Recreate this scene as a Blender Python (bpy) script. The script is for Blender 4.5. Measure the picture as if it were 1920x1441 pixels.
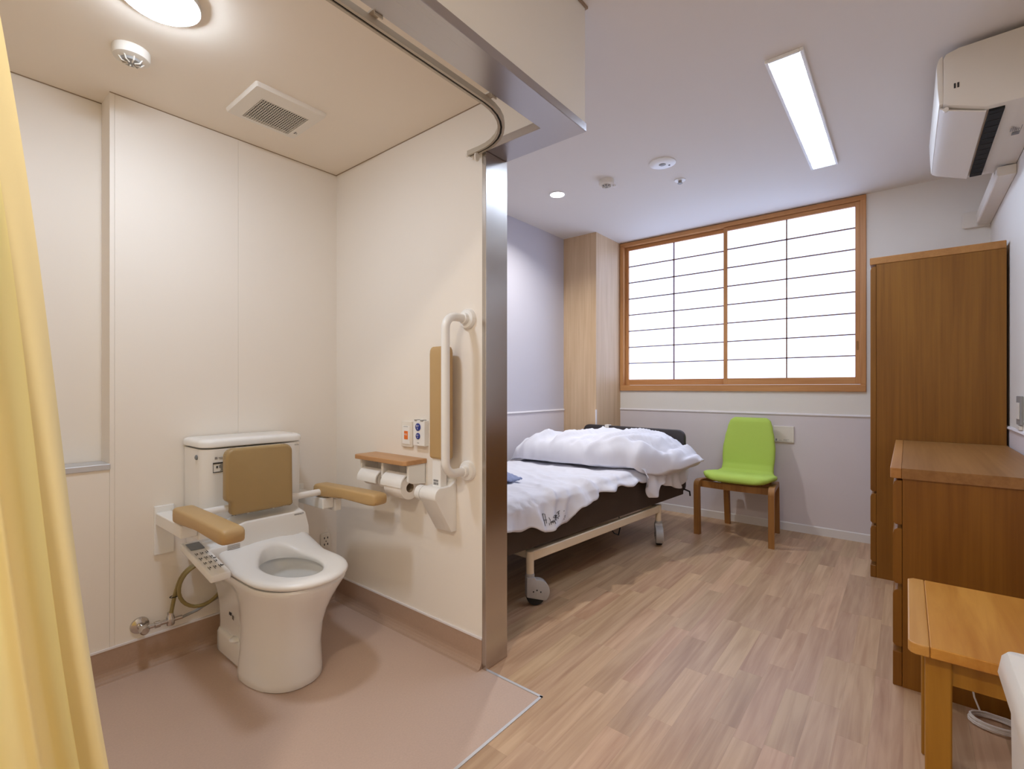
import bpy, bmesh, math, random
import numpy as np
from mathutils import Vector, Matrix, noise
for o in list(bpy.data.objects): bpy.data.objects.remove(o)
SC = bpy.context.scene
COL = SC.collection
R = math.radians
random.seed(7)

# ------------------------------------------------------------------ camera, world, lights, exposure
H = 1.1
YAW = 39.125
cam = bpy.data.cameras.new('camera'); camo = bpy.data.objects.new('camera', cam); COL.objects.link(camo)
camo.location = (0, 0, H)
camo.rotation_euler = (R(90), 0, R(YAW - 90) + R(90 - 2 * YAW + YAW * 0) - R(90 - 2 * YAW))
_f = Vector((math.cos(R(YAW)), math.sin(R(YAW)), 0))
camo.rotation_euler = _f.to_track_quat('-Z', 'Y').to_euler()
cam.sensor_fit = 'HORIZONTAL'; cam.sensor_width = 36.0
cam.lens = 909.9 / 1920 * 36.0
cam.shift_y = (725.94 - 720.5) / 1920
cam.clip_start = 0.02
SC.camera = camo
w = bpy.data.worlds.new('world'); SC.world = w; w.use_nodes = True
w.node_tree.nodes['Background'].inputs[0].default_value = (0.75, 0.85, 1.0, 1)
w.node_tree.nodes['Background'].inputs[1].default_value = 0.6
vs = SC.view_settings
vs.view_transform = 'Standard'; vs.look = 'None'; vs.gamma = 1.0; vs.use_curve_mapping = False
vs.exposure = 0.5
SC.cycles.use_denoising = True
SC.cycles.max_bounces = 10; SC.cycles.diffuse_bounces = 6
SC.cycles.sample_clamp_indirect = 6.0

def area(name, loc, size, power, color, rot=(0, 0, 0), shape='DISK', sy=None, spread=None):
    l = bpy.data.lights.new(name, 'AREA'); l.shape = shape; l.size = size
    if sy: l.size_y = sy
    l.energy = power; l.color = color
    if spread: l.spread = spread
    o = bpy.data.objects.new(name, l); o.location = loc; o.rotation_euler = rot
    COL.objects.link(o); return o

# lamps of the place (emission strengths of the diffusers and panes)
PANE_E = 1.8
STRIP_E = 20.0
ROUND_E = 84.0
DOWN_W = 8.0
DOWN_E = 14.0
area('downlight_beam', (2.871, 1.921, 2.458), 0.085, DOWN_W, (1, .98, .95), spread=R(140))
area('entrance_lamp_beam', (-0.7, 0.35, 2.44), 0.16, 15.0, (1, .90, .76))

# ------------------------------------------------------------------ materials
def lin(c):
    f = lambda v: v / 12.92 if v <= .04045 else ((v + .055) / 1.055) ** 2.4
    return tuple(f(x / 255) for x in c) + (1,)

def new_mat(name):
    m = bpy.data.materials.new(name); m.use_nodes = True
    nt = m.node_tree; b = nt.nodes['Principled BSDF']
    return m, nt, b

def plain(name, rgb, rough=.5, metal=0, spec=.5, var=.03, vscale=6, bump=0, bscale=200, sub=0):
    m, nt, b = new_mat(name)
    N, L = nt.nodes, nt.links
    c = lin(rgb)
    geo = N.new('ShaderNodeNewGeometry')
    tx = N.new('ShaderNodeTexNoise'); tx.inputs['Scale'].default_value = vscale; tx.inputs['Detail'].default_value = 3
    L.new(geo.outputs['Position'], tx.inputs['Vector'])
    mp = N.new('ShaderNodeMapRange'); mp.inputs[3].default_value = 1 - var; mp.inputs[4].default_value = 1 + var
    L.new(tx.outputs['Fac'], mp.inputs[0])
    mx = N.new('ShaderNodeVectorMath'); mx.operation = 'SCALE'; mx.inputs[0].default_value = c[:3]
    L.new(mp.outputs[0], mx.inputs['Scale']); L.new(mx.outputs[0], b.inputs['Base Color'])
    b.inputs['Roughness'].default_value = rough; b.inputs['Metallic'].default_value = metal
    b.inputs['Specular IOR Level'].default_value = spec
    if sub:
        b.inputs['Subsurface Weight'].default_value = sub; b.inputs['Subsurface Radius'].default_value = (.02, .02, .02)
    if bump:
        t2 = N.new('ShaderNodeTexNoise'); t2.inputs['Scale'].default_value = bscale; t2.inputs['Detail'].default_value = 2
        L.new(geo.outputs['Position'], t2.inputs['Vector'])
        bp = N.new('ShaderNodeBump'); bp.inputs['Strength'].default_value = bump; bp.inputs['Distance'].default_value = .002
        L.new(t2.outputs['Fac'], bp.inputs['Height']); L.new(bp.outputs[0], b.inputs['Normal'])
    return m

def wood(name, rgb1, rgb2, axis='Z', rough=.42, scale=1.0, rand=0.0, spec=.4, cross=42, fig=1.0):
    """grain runs along axis; position based, with an offset per object"""
    m, nt, b = new_mat(name)
    N, L = nt.nodes, nt.links
    geo = N.new('ShaderNodeNewGeometry'); oi = N.new('ShaderNodeObjectInfo')
    off = N.new('ShaderNodeVectorMath'); off.operation = 'SCALE'; off.inputs[0].default_value = (37.1, 51.7, 23.3)
    L.new(oi.outputs['Random'], off.inputs['Scale'])
    add = N.new('ShaderNodeVectorMath'); L.new(geo.outputs['Position'], add.inputs[0]); L.new(off.outputs[0], add.inputs[1])
    mpg = N.new('ShaderNodeMapping')
    s = [cross * scale] * 3; s['XYZ'.index(axis)] = 1.6 * scale
    mpg.inputs['Scale'].default_value = s
    L.new(add.outputs[0], mpg.inputs['Vector'])
    n1 = N.new('ShaderNodeTexNoise'); n1.inputs['Scale'].default_value = 1; n1.inputs['Detail'].default_value = 5
    n1.inputs['Roughness'].default_value = .6; n1.inputs['Distortion'].default_value = .5 * fig
    L.new(mpg.outputs[0], n1.inputs['Vector'])
    mp2 = N.new('ShaderNodeMapping'); s2 = [9 * scale] * 3; s2['XYZ'.index(axis)] = .9 * scale
    mp2.inputs['Scale'].default_value = s2; L.new(add.outputs[0], mp2.inputs['Vector'])
    n2 = N.new('ShaderNodeTexNoise'); n2.inputs['Scale'].default_value = 1; n2.inputs['Detail'].default_value = 2; n2.inputs['Distortion'].default_value = 1.2 * fig
    L.new(mp2.outputs[0], n2.inputs['Vector'])
    mix = N.new('ShaderNodeMix'); mix.data_type = 'FLOAT'; mix.inputs[0].default_value = .45
    L.new(n1.outputs['Fac'], mix.inputs[2]); L.new(n2.outputs['Fac'], mix.inputs[3])
    rp = N.new('ShaderNodeValToRGB')
    rp.color_ramp.elements[0].position = .36; rp.color_ramp.elements[0].color = lin(rgb2)
    rp.color_ramp.elements[1].position = .62; rp.color_ramp.elements[1].color = lin(rgb1)
    L.new(mix.outputs[0], rp.inputs[0])
    out = rp.outputs[0]
    if rand:
        hs = N.new('ShaderNodeHueSaturation')
        a = N.new('ShaderNodeMapRange'); a.inputs[3].default_value = 1 - rand; a.inputs[4].default_value = 1 + rand
        L.new(oi.outputs['Random'], a.inputs[0]); L.new(a.outputs[0], hs.inputs['Value'])
        w2 = N.new('ShaderNodeTexWhiteNoise'); w2.noise_dimensions = '1D'; L.new(oi.outputs['Random'], w2.inputs['W'])
        h = N.new('ShaderNodeMapRange'); h.inputs[3].default_value = .492; h.inputs[4].default_value = .504
        L.new(w2.outputs['Value'], h.inputs[0]); L.new(h.outputs[0], hs.inputs['Hue'])
        L.new(out, hs.inputs['Color']); out = hs.outputs[0]
    L.new(out, b.inputs['Base Color'])
    b.inputs['Roughness'].default_value = rough; b.inputs['Specular IOR Level'].default_value = spec
    bp = N.new('ShaderNodeBump'); bp.inputs['Strength'].default_value = .12; bp.inputs['Distance'].default_value = .0008
    L.new(n1.outputs['Fac'], bp.inputs['Height']); L.new(bp.outputs[0], b.inputs['Normal'])
    return m

def emis(name, rgb, strength):
    m, nt, b = new_mat(name)
    b.inputs['Base Color'].default_value = (.8, .8, .8, 1)
    b.inputs['Emission Color'].default_value = tuple(rgb) + (1,)
    b.inputs['Emission Strength'].default_value = strength
    return m

def brushed(name, rgb, rough, axis='Z'):
    m, nt, b = new_mat(name)
    N, L = nt.nodes, nt.links
    geo = N.new('ShaderNodeNewGeometry'); mpg = N.new('ShaderNodeMapping')
    s = [500.] * 3; s['XYZ'.index(axis)] = 3.
    mpg.inputs['Scale'].default_value = s; L.new(geo.outputs['Position'], mpg.inputs['Vector'])
    n = N.new('ShaderNodeTexNoise'); n.inputs['Scale'].default_value = 1; L.new(mpg.outputs[0], n.inputs['Vector'])
    mr = N.new('ShaderNodeMapRange'); mr.inputs[3].default_value = rough - .06; mr.inputs[4].default_value = rough + .06
    L.new(n.outputs['Fac'], mr.inputs[0]); L.new(mr.outputs[0], b.inputs['Roughness'])
    b.inputs['Base Color'].default_value = lin(rgb); b.inputs['Metallic'].default_value = 1
    b.inputs['Anisotropic'].default_value = .4
    return m

M = {}
M['panel'] = plain('wall panel white', (236, 229, 220), .55, var=.012, vscale=3, spec=.35, bump=.03, bscale=400)
M['upper'] = plain('wall vinyl white', (231, 227, 220), .7, var=.015, vscale=4, bump=.12, bscale=350)
M['lav'] = plain('wall vinyl lavender grey', (218, 211, 214), .7, var=.02, vscale=5, bump=.15, bscale=300)
M['lavup'] = plain('wall vinyl pale lavender', (198, 195, 203), .7, var=.015, vscale=4, bump=.12, bscale=350)
M['ceil'] = plain('ceiling vinyl', (226, 220, 214), .75, var=.01, vscale=3, bump=.1, bscale=300)
M['ceilwc'] = plain('toilet ceiling', (236, 226, 212), .75, var=.01, vscale=3, bump=.06, bscale=300)
M['wcfloor'] = plain('toilet vinyl floor', (194, 169, 153), .5, var=.10, vscale=160, spec=.4, bump=.12, bscale=250)
M['wcskirt'] = plain('toilet vinyl skirting', (172, 145, 126), .5, var=.08, vscale=140, spec=.35)
M['sub'] = plain('floor substrate', (120, 90, 66), .8)
M['plank'] = wood('floor plank', (198, 166, 132), (169, 134, 102), 'X', .36, 1.0, rand=.11, spec=.45, cross=34, fig=1.6)
M['oakv'] = wood('column oak veneer', (216, 188, 154), (199, 168, 132), 'Z', .5, 1.2, cross=60, fig=.3)
M['cab'] = wood('cabinet veneer', (142, 93, 24), (122, 74, 10), 'Z', .45, 1.0, cross=60, fig=.3)
M['cabx'] = wood('cabinet top veneer', (154, 110, 62), (136, 94, 48), 'X', .4, 1.0, cross=60, fig=.3)
M['edge'] = wood('cabinet edge band', (176, 124, 66), (160, 108, 54), 'X', .45, cross=60, fig=.3)
M['stool'] = wood('stool solid wood', (204, 145, 66), (177, 114, 42), 'X', .35, 1.0, cross=22, fig=1.4, rand=.05)
M['stoolz'] = wood('stool leg wood', (174, 124, 42), (154, 104, 26), 'Z', .4, 1.0, cross=30, fig=.6)
M['stoolend'] = wood('stool end wood', (208, 156, 84), (190, 136, 64), 'X', .4, 1.0, cross=30, fig=.6)
M['hinoki'] = wood('window frame wood', (206, 152, 98), (184, 128, 76), 'Y', .45, 1.2, cross=50, fig=.3)
M['hinokiz'] = wood('window frame wood upright', (206, 152, 98), (184, 128, 76), 'Z', .45, 1.2, cross=50, fig=.3)
M['muntin'] = wood('muntin wood', (140, 104, 84), (120, 84, 66), 'Y', .5)
M['chairw'] = wood('chair walnut stained ply', (166, 118, 64), (138, 92, 44), 'Z', .4, 1.0, cross=50, fig=.3)
M['shelfw'] = wood('paper shelf wood print', (198, 154, 110), (180, 134, 90), 'Y', .4, cross=50, fig=.3)
M['steel'] = brushed('stainless jamb', (196, 190, 184), .24, 'Z')
M['steelx'] = brushed('stainless header', (186, 182, 182), .30, 'X')
M['chrome'] = plain('chrome', (205, 200, 195), .15, metal=1, var=0)
M['alu'] = plain('aluminium strip', (205, 206, 210), .4, metal=.5, var=.02)
M['ceramic'] = plain('sanitary ceramic', (238, 237, 235), .12, var=.0, spec=.55)
M['plastic'] = plain('white plastic', (236, 235, 233), .32, var=.0, spec=.5)
M['plastic2'] = plain('off white plastic', (228, 222, 212), .4, var=.0, spec=.4)
M['acwhite'] = plain('aircon casing', (226, 219, 208), .42, var=.0, spec=.4)
M['tan'] = plain('tan vinyl pad', (166, 140, 95), .42, var=.03, vscale=20, bump=.06, bscale=600)
M['tan2'] = plain('tan arm pad', (186, 154, 106), .45, var=.03, vscale=20, bump=.06, bscale=600)
M['hose'] = plain('olive braided hose', (140, 124, 76), .4, var=.05, vscale=200)
M['black'] = plain('black plastic', (22, 21, 20), .45, var=0)
M['slot'] = plain('dark slot', (14, 13, 12), .8, var=0)
M['grey'] = plain('grey plastic', (150, 148, 145), .5, var=.02)
M['railm'] = plain('curtain rail metal', (186, 176, 160), .4, metal=.3, var=0)
M['lcd'] = plain('grey display', (120, 124, 128), .25, var=0)
M['ink'] = plain('print ink', (52, 50, 50), .7, var=0)
M['inkg'] = plain('grey print', (140, 138, 138), .7, var=0)
M['blue'] = plain('blue button', (28, 48, 140), .35, var=0)
M['orange'] = plain('orange button', (232, 118, 40), .4, var=0)
M['paper'] = plain('toilet paper', (240, 236, 232), .9, var=.02, vscale=60)
M['card'] = plain('cardboard core', (168, 150, 128), .9)
M['water'] = plain('water', (200, 205, 205), .02, var=0, spec=.8)
M['green'] = plain('lime fabric', (176, 204, 88), .8, var=.04, vscale=300, bump=.25, bscale=900)
M['bedframe'] = plain('dark brown bed panel', (58, 44, 34), .5, var=.05, vscale=30)
M['bedboard'] = plain('charcoal bed board', (52, 46, 46), .55, var=.03)
M['cream'] = plain('cream painted steel', (224, 206, 178), .4, var=.01)
M['caster'] = plain('grey caster', (170, 166, 164), .45, var=.01)
M['rubber'] = plain('black rubber', (26, 24, 23), .7, var=0)
M['mattress'] = plain('mattress cover', (214, 214, 220), .85, var=.02, bump=.1)
M['linen'] = plain('white bed linen', (222, 222, 230), .85, var=.015, vscale=20, bump=.1, bscale=500)
M['bluecloth'] = plain('blue grey cloth', (142, 152, 186), .85, var=.15, vscale=60)
M['base'] = plain('soft white skirting', (222, 218, 216), .5, var=.01)
M['beadb'] = plain('brown shadow bead', (150, 130, 108), .7, var=0)
M['rail'] = plain('pale chair rail', (228, 224, 226), .5, var=.01)
M['binw'] = plain('bin white plastic', (236, 234, 228), .35, var=.0)
M['binc'] = plain('bin cream lid', (233, 226, 205), .4, var=.0)
M['cable'] = plain('white cable', (226, 220, 214), .5, var=0)
M['pane'] = emis('shoji paper pane', (.49, .64, 1.0), PANE_E)
M['strip'] = emis('ceiling light diffuser', (.63, .77, 1.0), STRIP_E)
M['round'] = emis('round lamp diffuser', (.74, .85, 1.0), ROUND_E)
M['down'] = emis('downlight lens', (1, .95, .88), DOWN_E)
def curtain_mat():
    m, nt, b = new_mat('yellow curtain cloth'); N, L = nt.nodes, nt.links
    tr = N.new('ShaderNodeBsdfTranslucent'); tr.inputs[0].default_value = lin((255, 236, 156))
    b.inputs['Base Color'].default_value = lin((251, 242, 198)); b.inputs['Roughness'].default_value = .8
    b.inputs['Specular IOR Level'].default_value = .15
    mx = N.new('ShaderNodeMixShader'); mx.inputs[0].default_value = .5
    L.new(b.outputs[0], mx.inputs[1]); L.new(tr.outputs[0], mx.inputs[2])
    L.new(mx.outputs[0], N['Material Output'].inputs['Surface']); return m
M['curtain'] = curtain_mat()
M['hem'] = plain('yellow curtain hem', (232, 220, 176), .85, var=.02)

# ------------------------------------------------------------------ object helpers
def tag(o, label=None, cat=None, group=None, kind=None):
    if label: o['label'] = label
    if cat: o['category'] = cat
    if group: o['group'] = group
    if kind: o['kind'] = kind
    return o

def put(o, parent):
    COL.objects.link(o)
    if parent is not None:
        o.parent = parent
        p = Matrix.Translation(parent.location) if parent.parent is None else Matrix.Identity(4)   # parts are built in world coordinates
        o.matrix_parent_inverse = p.inverted()
    return o

def thing(name, label, cat, loc, group=None, kind=None):
    o = bpy.data.objects.new(name, None); o.empty_display_size = .05; o.location = loc
    COL.objects.link(o); return tag(o, label, cat, group, kind)

class MB:
    def __init__(s): s.bm = bmesh.new()
    def box(s, x0, x1, y0, y1, z0, z1, bev=0, seg=2):
        bm = s.bm if not bev else bmesh.new()
        v = [bm.verts.new((x, y, z)) for x in (min(x0, x1), max(x0, x1)) for y in (min(y0, y1), max(y0, y1)) for z in (min(z0, z1), max(z0, z1))]
        for f in ((0, 1, 3, 2), (4, 6, 7, 5), (0, 4, 5, 1), (2, 3, 7, 6), (0, 2, 6, 4), (1, 5, 7, 3)):
            bm.faces.new([v[i] for i in f])
        if bev:
            bmesh.ops.bevel(bm, geom=list(bm.edges), offset=bev, segments=seg, profile=.5, affect='EDGES')
            s.merge(bm)
        return s
    def merge(s, bm, mat=None):
        me = bpy.data.meshes.new('tmp'); bm.to_mesh(me); bm.free()
        if mat is not None: me.transform(mat)
        s.bm.from_mesh(me); bpy.data.meshes.remove(me); return s
    def prism(s, poly, axis, a, b, bev=0, seg=2):
        """poly: 2D points; axis 'X': (y,z), 'Y': (x,z), 'Z': (x,y)"""
        bm = bmesh.new()
        def P(p, t): return {'X': (t, p[0], p[1]), 'Y': (p[0], t, p[1]), 'Z': (p[0], p[1], t)}[axis]
        A = [bm.verts.new(P(p, a)) for p in poly]; B = [bm.verts.new(P(p, b)) for p in poly]
        n = len(poly)
        bm.faces.new(A); bm.faces.new(B[::-1])
        for i in range(n): bm.faces.new((A[i], A[(i + 1) % n], B[(i + 1) % n], B[i]))
        bmesh.ops.recalc_face_normals(bm, faces=list(bm.faces))
        if bev: bmesh.ops.bevel(bm, geom=list(bm.edges), offset=bev, segments=seg, profile=.5, affect='EDGES')
        return s.merge(bm)
    def loft(s, rings, cap0=True, cap1=True, closed=True):
        bm = s.bm
        V = [[bm.verts.new(p) for p in r] for r in rings]
        n = len(V[0])
        for a, b in zip(V[:-1], V[1:]):
            for i in range(n if closed else n - 1):
                bm.faces.new((a[i], a[(i + 1) % n], b[(i + 1) % n], b[i]))
        if cap0: bm.faces.new(V[0][::-1])
        if cap1: bm.faces.new(V[-1])
        return s
    def tube(s, pts, r, n=12, cap=True, closed=False):
        pts = [Vector(p) for p in pts]; rings = []
        up = Vector((0, 0, 1))
        prev = None
        N = len(pts)
        for i, p in enumerate(pts):
            if closed: t = (pts[(i + 1) % N] - pts[i - 1])
            else: t = (pts[min(i + 1, N - 1)] - pts[max(i - 1, 0)])
            t.normalize()
            if prev is None:
                a = t.cross(up)
                if a.length < 1e-3: a = t.cross(Vector((1, 0, 0)))
                a.normalize()
            else:
                a = prev - t * prev.dot(t); a.normalize()
            prev = a; b = t.cross(a)
            rr = r[i] if isinstance(r, (list, tuple)) else r
            rings.append([p + (a * math.cos(2 * math.pi * k / n) + b * math.sin(2 * math.pi * k / n)) * rr for k in range(n)])
        if closed: rings.append(rings[0])
        return s.loft(rings, cap and not closed, cap and not closed)
    def lathe(s, prof, c, axis='Z', n=32, cap0=True, cap1=True):
        """prof: (radius, height) pairs"""
        rings = []
        for r, h in prof:
            ring = []
            for k in range(n):
                a = 2 * math.pi * k / n; u, v = r * math.cos(a), r * math.sin(a)
                p = {'Z': (u, v, h), 'Y': (v, h, u), 'X': (h, u, v)}[axis]
                ring.append((c[0] + p[0], c[1] + p[1], c[2] + p[2]))
            rings.append(ring)
        return s.loft(rings, cap0, cap1)
    def grid(s, fn, nu, nv):
        bm = s.bm
        V = [[bm.verts.new(fn(i / nu, j / nv)) for j in range(nv + 1)] for i in range(nu + 1)]
        for i in range(nu):
            for j in range(nv): bm.faces.new((V[i][j], V[i + 1][j], V[i + 1][j + 1], V[i][j + 1]))
        return s
    def build(s, name, mat, parent=None, smooth=False, ang=35, xf=None, recalc=True, **tags):
        if recalc: bmesh.ops.recalc_face_normals(s.bm, faces=list(s.bm.faces))
        me = bpy.data.meshes.new(name); s.bm.to_mesh(me); s.bm.free()
        if xf is not None: me.transform(xf)
        me.materials.append(M[mat] if isinstance(mat, str) else mat)
        if smooth:
            me.polygons.foreach_set('use_smooth', [True] * len(me.polygons))
            try: me.set_sharp_from_angle(angle=R(ang))
            except Exception: pass
        o = bpy.data.objects.new(name, me); put(o, parent)
        return tag(o, **tags) if tags else o

def S(name, mat, mb, label, cat, parent=None, smooth=False):
    o = mb.build(name, mat, parent, smooth); return tag(o, label, cat, None, 'structure')

def arc(cx, cy, r, a0, a1, n):
    return [(cx + r * math.cos(R(a0 + (a1 - a0) * i / n)), cy + r * math.sin(R(a0 + (a1 - a0) * i / n))) for i in range(n + 1)]

def rrect(x0, x1, y0, y1, r, n=5):
    return arc(x1 - r, y1 - r, r, 0, 90, n) + arc(x0 + r, y1 - r, r, 90, 180, n) + arc(x0 + r, y0 + r, r, 180, 270, n) + arc(x1 - r, y0 + r, r, 270, 360, n)

def text_mesh(body, size, mat, name, parent, origin, ux, uy, depth=.0004, align='CENTER'):
    """lettering lying in the plane spanned by ux (reading direction) and uy (up)"""
    cu = bpy.data.curves.new(name, 'FONT'); cu.body = body; cu.size = size; cu.align_x = align; cu.align_y = 'CENTER'
    cu.extrude = depth / 2; cu.resolution_u = 2
    to = bpy.data.objects.new('tmp_text', cu); COL.objects.link(to)
    dg = bpy.context.evaluated_depsgraph_get()
    me = bpy.data.meshes.new_from_object(to.evaluated_get(dg))
    bpy.data.objects.remove(to); bpy.data.curves.remove(cu)
    ux, uy = Vector(ux).normalized(), Vector(uy).normalized(); uz = ux.cross(uy)
    mt = Matrix((ux, uy, uz)).transposed().to_4x4(); mt.translation = Vector(origin)
    me.transform(mt); me.materials.clear(); me.materials.append(M[mat]); me.name = name
    o = bpy.data.objects.new(name, me); return put(o, parent)

def marks(rects, name, mat, parent, origin, ux, uy, depth=.0005):
    """flat printed bars: rects (u0,u1,v0,v1) on the plane at origin"""
    ux, uy = Vector(ux).normalized(), Vector(uy).normalized(); uz = ux.cross(uy)
    mt = Matrix((ux, uy, uz)).transposed().to_4x4(); mt.translation = Vector(origin)
    mb = MB()
    for a, b, c, d in rects: mb.box(a, b, c, d, -depth / 2, depth / 2)
    return mb.build(name, mat, parent, xf=mt)

# ------------------------------------------------------------------ the room
ZB, ZT = 2.468, 2.216       # bedroom and toilet ceilings
XS, YB = 1.401, 2.334       # toilet side wall and back wall
XW, YL, YR = 4.249, 2.46, -0.407
XA = -1.25                  # wall behind the camera
T = .031
ZH = 2.018                  # underside of the opening's header
YH0, YH1 = 0.893, 1.008     # header band
XH0, XH1 = 1.401, 1.522

# floor: substrate with separate planks
fl = S('floor', 'sub', MB().box(XA, XW + .1, YR - .1, YL + .1, -.06, -.003), 'light wood strip floor of the bedroom', 'floor')
unit = MB().box(0, 1, 0, 1, -.003, 0).build('plank', 'plank', fl)
pm = unit.data; first = True
PW = (1.008 - YR) / 17; y = YR; rows = int(math.ceil((YL - YR) / PW)); rng = random.Random(11)
npl = 0
for r in range(rows):
    y0, y1 = YR + r * PW, min(YR + (r + 1) * PW, YL)
    segs = [(XA, XW)] if y0 < 1.0 else [(1.40, XW)]
    for (xa, xb) in segs:
        x = xa
        while x < xb - .01:
            far = x < .55 or y0 > 1.75
            ln = rng.uniform(.95, 1.6) if far else rng.choice((.36, .45, .52, .6, .74))
            x2 = min(x + ln, xb)
            if xb - x2 < .16: x2 = xb
            o = unit if first else unit.copy()
            if not first: COL.objects.link(o)
            first = False; npl += 1
            o.location = (x + .0001, y0 + .0001, 0); o.scale = (x2 - x - .0002, y1 - y0 - .0002, 1)
            x = x2

# toilet floor and its edging strip
S('toilet_floor', 'wcfloor', MB().box(XA, XS + .005, 1.012, YB + .15, -.003, .0), 'speckled pinkish beige vinyl floor of the toilet area', 'floor')
S('trim_1', 'alu', MB().box(XA, 1.407, 1.003, 1.013, -.002, .0025).box(1.3985, 1.4085, 1.003, 1.266, -.002, .0025), 'pale metal strip edging the toilet vinyl floor', 'floor strip')

# walls
def wainscot(parent, mb_up, mb_low): pass
ww = S('wall_window', 'upper', MB().box(XW, XW + .14, YR - .1, .235, 0, ZB).box(XW, XW + .14, 2.10, YL + .1, 0, ZB)
       .box(XW, XW + .14, .235, 2.10, 0, 1.085).box(XW, XW + .14, .235, 2.10, 2.452, ZB), 'white vinyl wall below and around the shoji window', 'wall')
MB().box(XW - .002, XW, YR, 2.122, .06, .885).build('wainscot', 'lav', ww, label='lavender grey lower wall covering')
wl = S('wall_left', 'lavup', MB().box(XS + .12, XW + .1, YL, YL + .12, 0, ZB), 'pale lavender bedroom wall beside the bed', 'wall')
MB().box(XS + .12, 3.782, YL - .002, YL, .06, .885).build('wainscot', 'lav', wl)
wr = S('wall_right', 'upper', MB().box(XA - .1, XW + .1, YR - .12, YR, 0, ZB), 'white vinyl wall behind wardrobe and drawers', 'wall')
MB().box(XA, XW, YR, YR + .002, .06, .885).build('wainscot', 'lav', wr)
S('wall_behind', 'upper', MB().box(XA - .12, XA, YR - .1, YB + .2, 0, ZB), 'white wall behind the viewer', 'wall')
rl = MB().prism([(XW, .885), (XW - .007, .886), (XW - .010, .893), (XW - .007, .901), (XW, .903)], 'Y', YR, 2.122)
S('trim_2', 'rail', rl, 'thin pale dado rail on the window wall', 'dado rail')
S('trim_3', 'rail', MB().prism([(YL, .885), (YL - .007, .886), (YL - .010, .893), (YL - .007, .901), (YL, .903)], 'X', XS + .12, 3.782), 'thin pale dado rail on the wall beside the bed', 'dado rail')
S('trim_4', 'rail', MB().prism([(YR, .885), (YR + .007, .886), (YR + .012, .893), (YR + .007, .901), (YR, .903)], 'X', XA, XW), 'thin pale dado rail on the wall right of the wardrobe', 'dado rail')
S('baseboard_window', 'base', MB().prism([(XW, 0), (XW - .010, 0), (XW - .008, .056), (XW - .004, .063), (XW, .063)], 'Y', YR, 2.122), 'soft white skirting under the shoji window', 'skirting')
S('baseboard_left', 'base', MB().prism([(YL, 0), (YL - .010, 0), (YL - .008, .056), (YL - .004, .063), (YL, .063)], 'X', XS + .12, 3.782), 'soft white skirting behind the bed', 'skirting')
S('baseboard_right', 'base', MB().prism([(YR, 0), (YR + .007, 0), (YR + .006, .056), (YR, .063)], 'X', XA, 4.24), 'soft white skirting behind the drawers', 'skirting')

# toilet walls built of separate panels
wb = S('wall_toilet_back', 'panel', MB().box(XA, XS + .12, YB + .125, YB + .24, 0, ZT).box(.465, XS + .003, YB + .004, YB + .1245, 0, ZT), 'white panelled wall behind the toilet', 'wall')
for a, b in ((.4625, .4775), (.4779, .9168), (.9172, XS + .002)):
    MB().box(a, b, YB, YB + (.123 if a < .47 else .0038), .0, ZT, .0008, 1).build('wall_panel', 'panel', wb)
MB().box(XA, .462, YB, YB + .123, 0, .79).build('wall_panel', 'panel', wb)
MB().box(XA, .464, YB - .006, YB + .12, .79, .812, .002, 1).build('sill', 'alu', wb, label='metal sill of the shallow wall recess')
ws = S('wall_toilet_side', 'panel', MB().box(XS + .004, XH1, 1.287, YL, 0, ZB), 'white partition wall between toilet and bed', 'wall')
MB().prism([(1.287, 0), (YB, 0), (YB, ZT), (1.006, ZT), (1.006, ZH + T), (1.287, ZH + T)], 'X', XS, XS + .0035).build('wall_panel', 'panel', ws)
# coved vinyl skirting
def cove(u0):  # profile from wall outwards; u = distance
    return [(0, .112), (.004, .112), (.0045, .04)] + [(.0045 + .026 * (1 - math.cos(R(a))), .04 - .038 * math.sin(R(a))) for a in (15, 35, 55, 75, 90)] + [(.034, 0), (0, 0)]
S('trim_5', 'wcskirt', MB().prism([(YB - u, z) for u, z in cove(0)], 'X', XA, XS), 'coved brown vinyl skirting behind the toilet', 'skirting')
S('trim_6', 'wcskirt', MB().prism([(XS - u, z) for u, z in cove(0)], 'Y', 1.288, YB), 'coved brown vinyl skirting below the paper holder', 'skirting')
S('trim_7', 'rail', MB().box(XA, XS, YB - .006, YB, .112, .119).box(XS - .006, XS, 1.288, YB, .112, .119), 'thin white bead above the brown toilet skirting', 'trim')
# ceilings
S('ceiling', 'ceil', MB().box(XA - .1, XW + .14, YR - .12, YL + .12, ZB, ZB + .1), 'white bedroom ceiling with the long light', 'ceiling')
S('toilet_ceiling', 'ceilwc', MB().box(XA, XS + .002, YH1 - .06, YB + .2, ZT, ZT + .06), 'lower warm white ceiling over the toilet', 'ceiling')
S('trim_8', 'beadb', MB().box(XS - .003, XS, YH1, YB, ZT - .0025, ZT + .001).box(.462, XS, YB - .003, YB, ZT - .0025, ZT + .001).box(XA, .462, YB + .1205, YB + .1235, ZT - .0025, ZT + .001), 'narrow shadow line round the toilet ceiling', 'trim')
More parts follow.
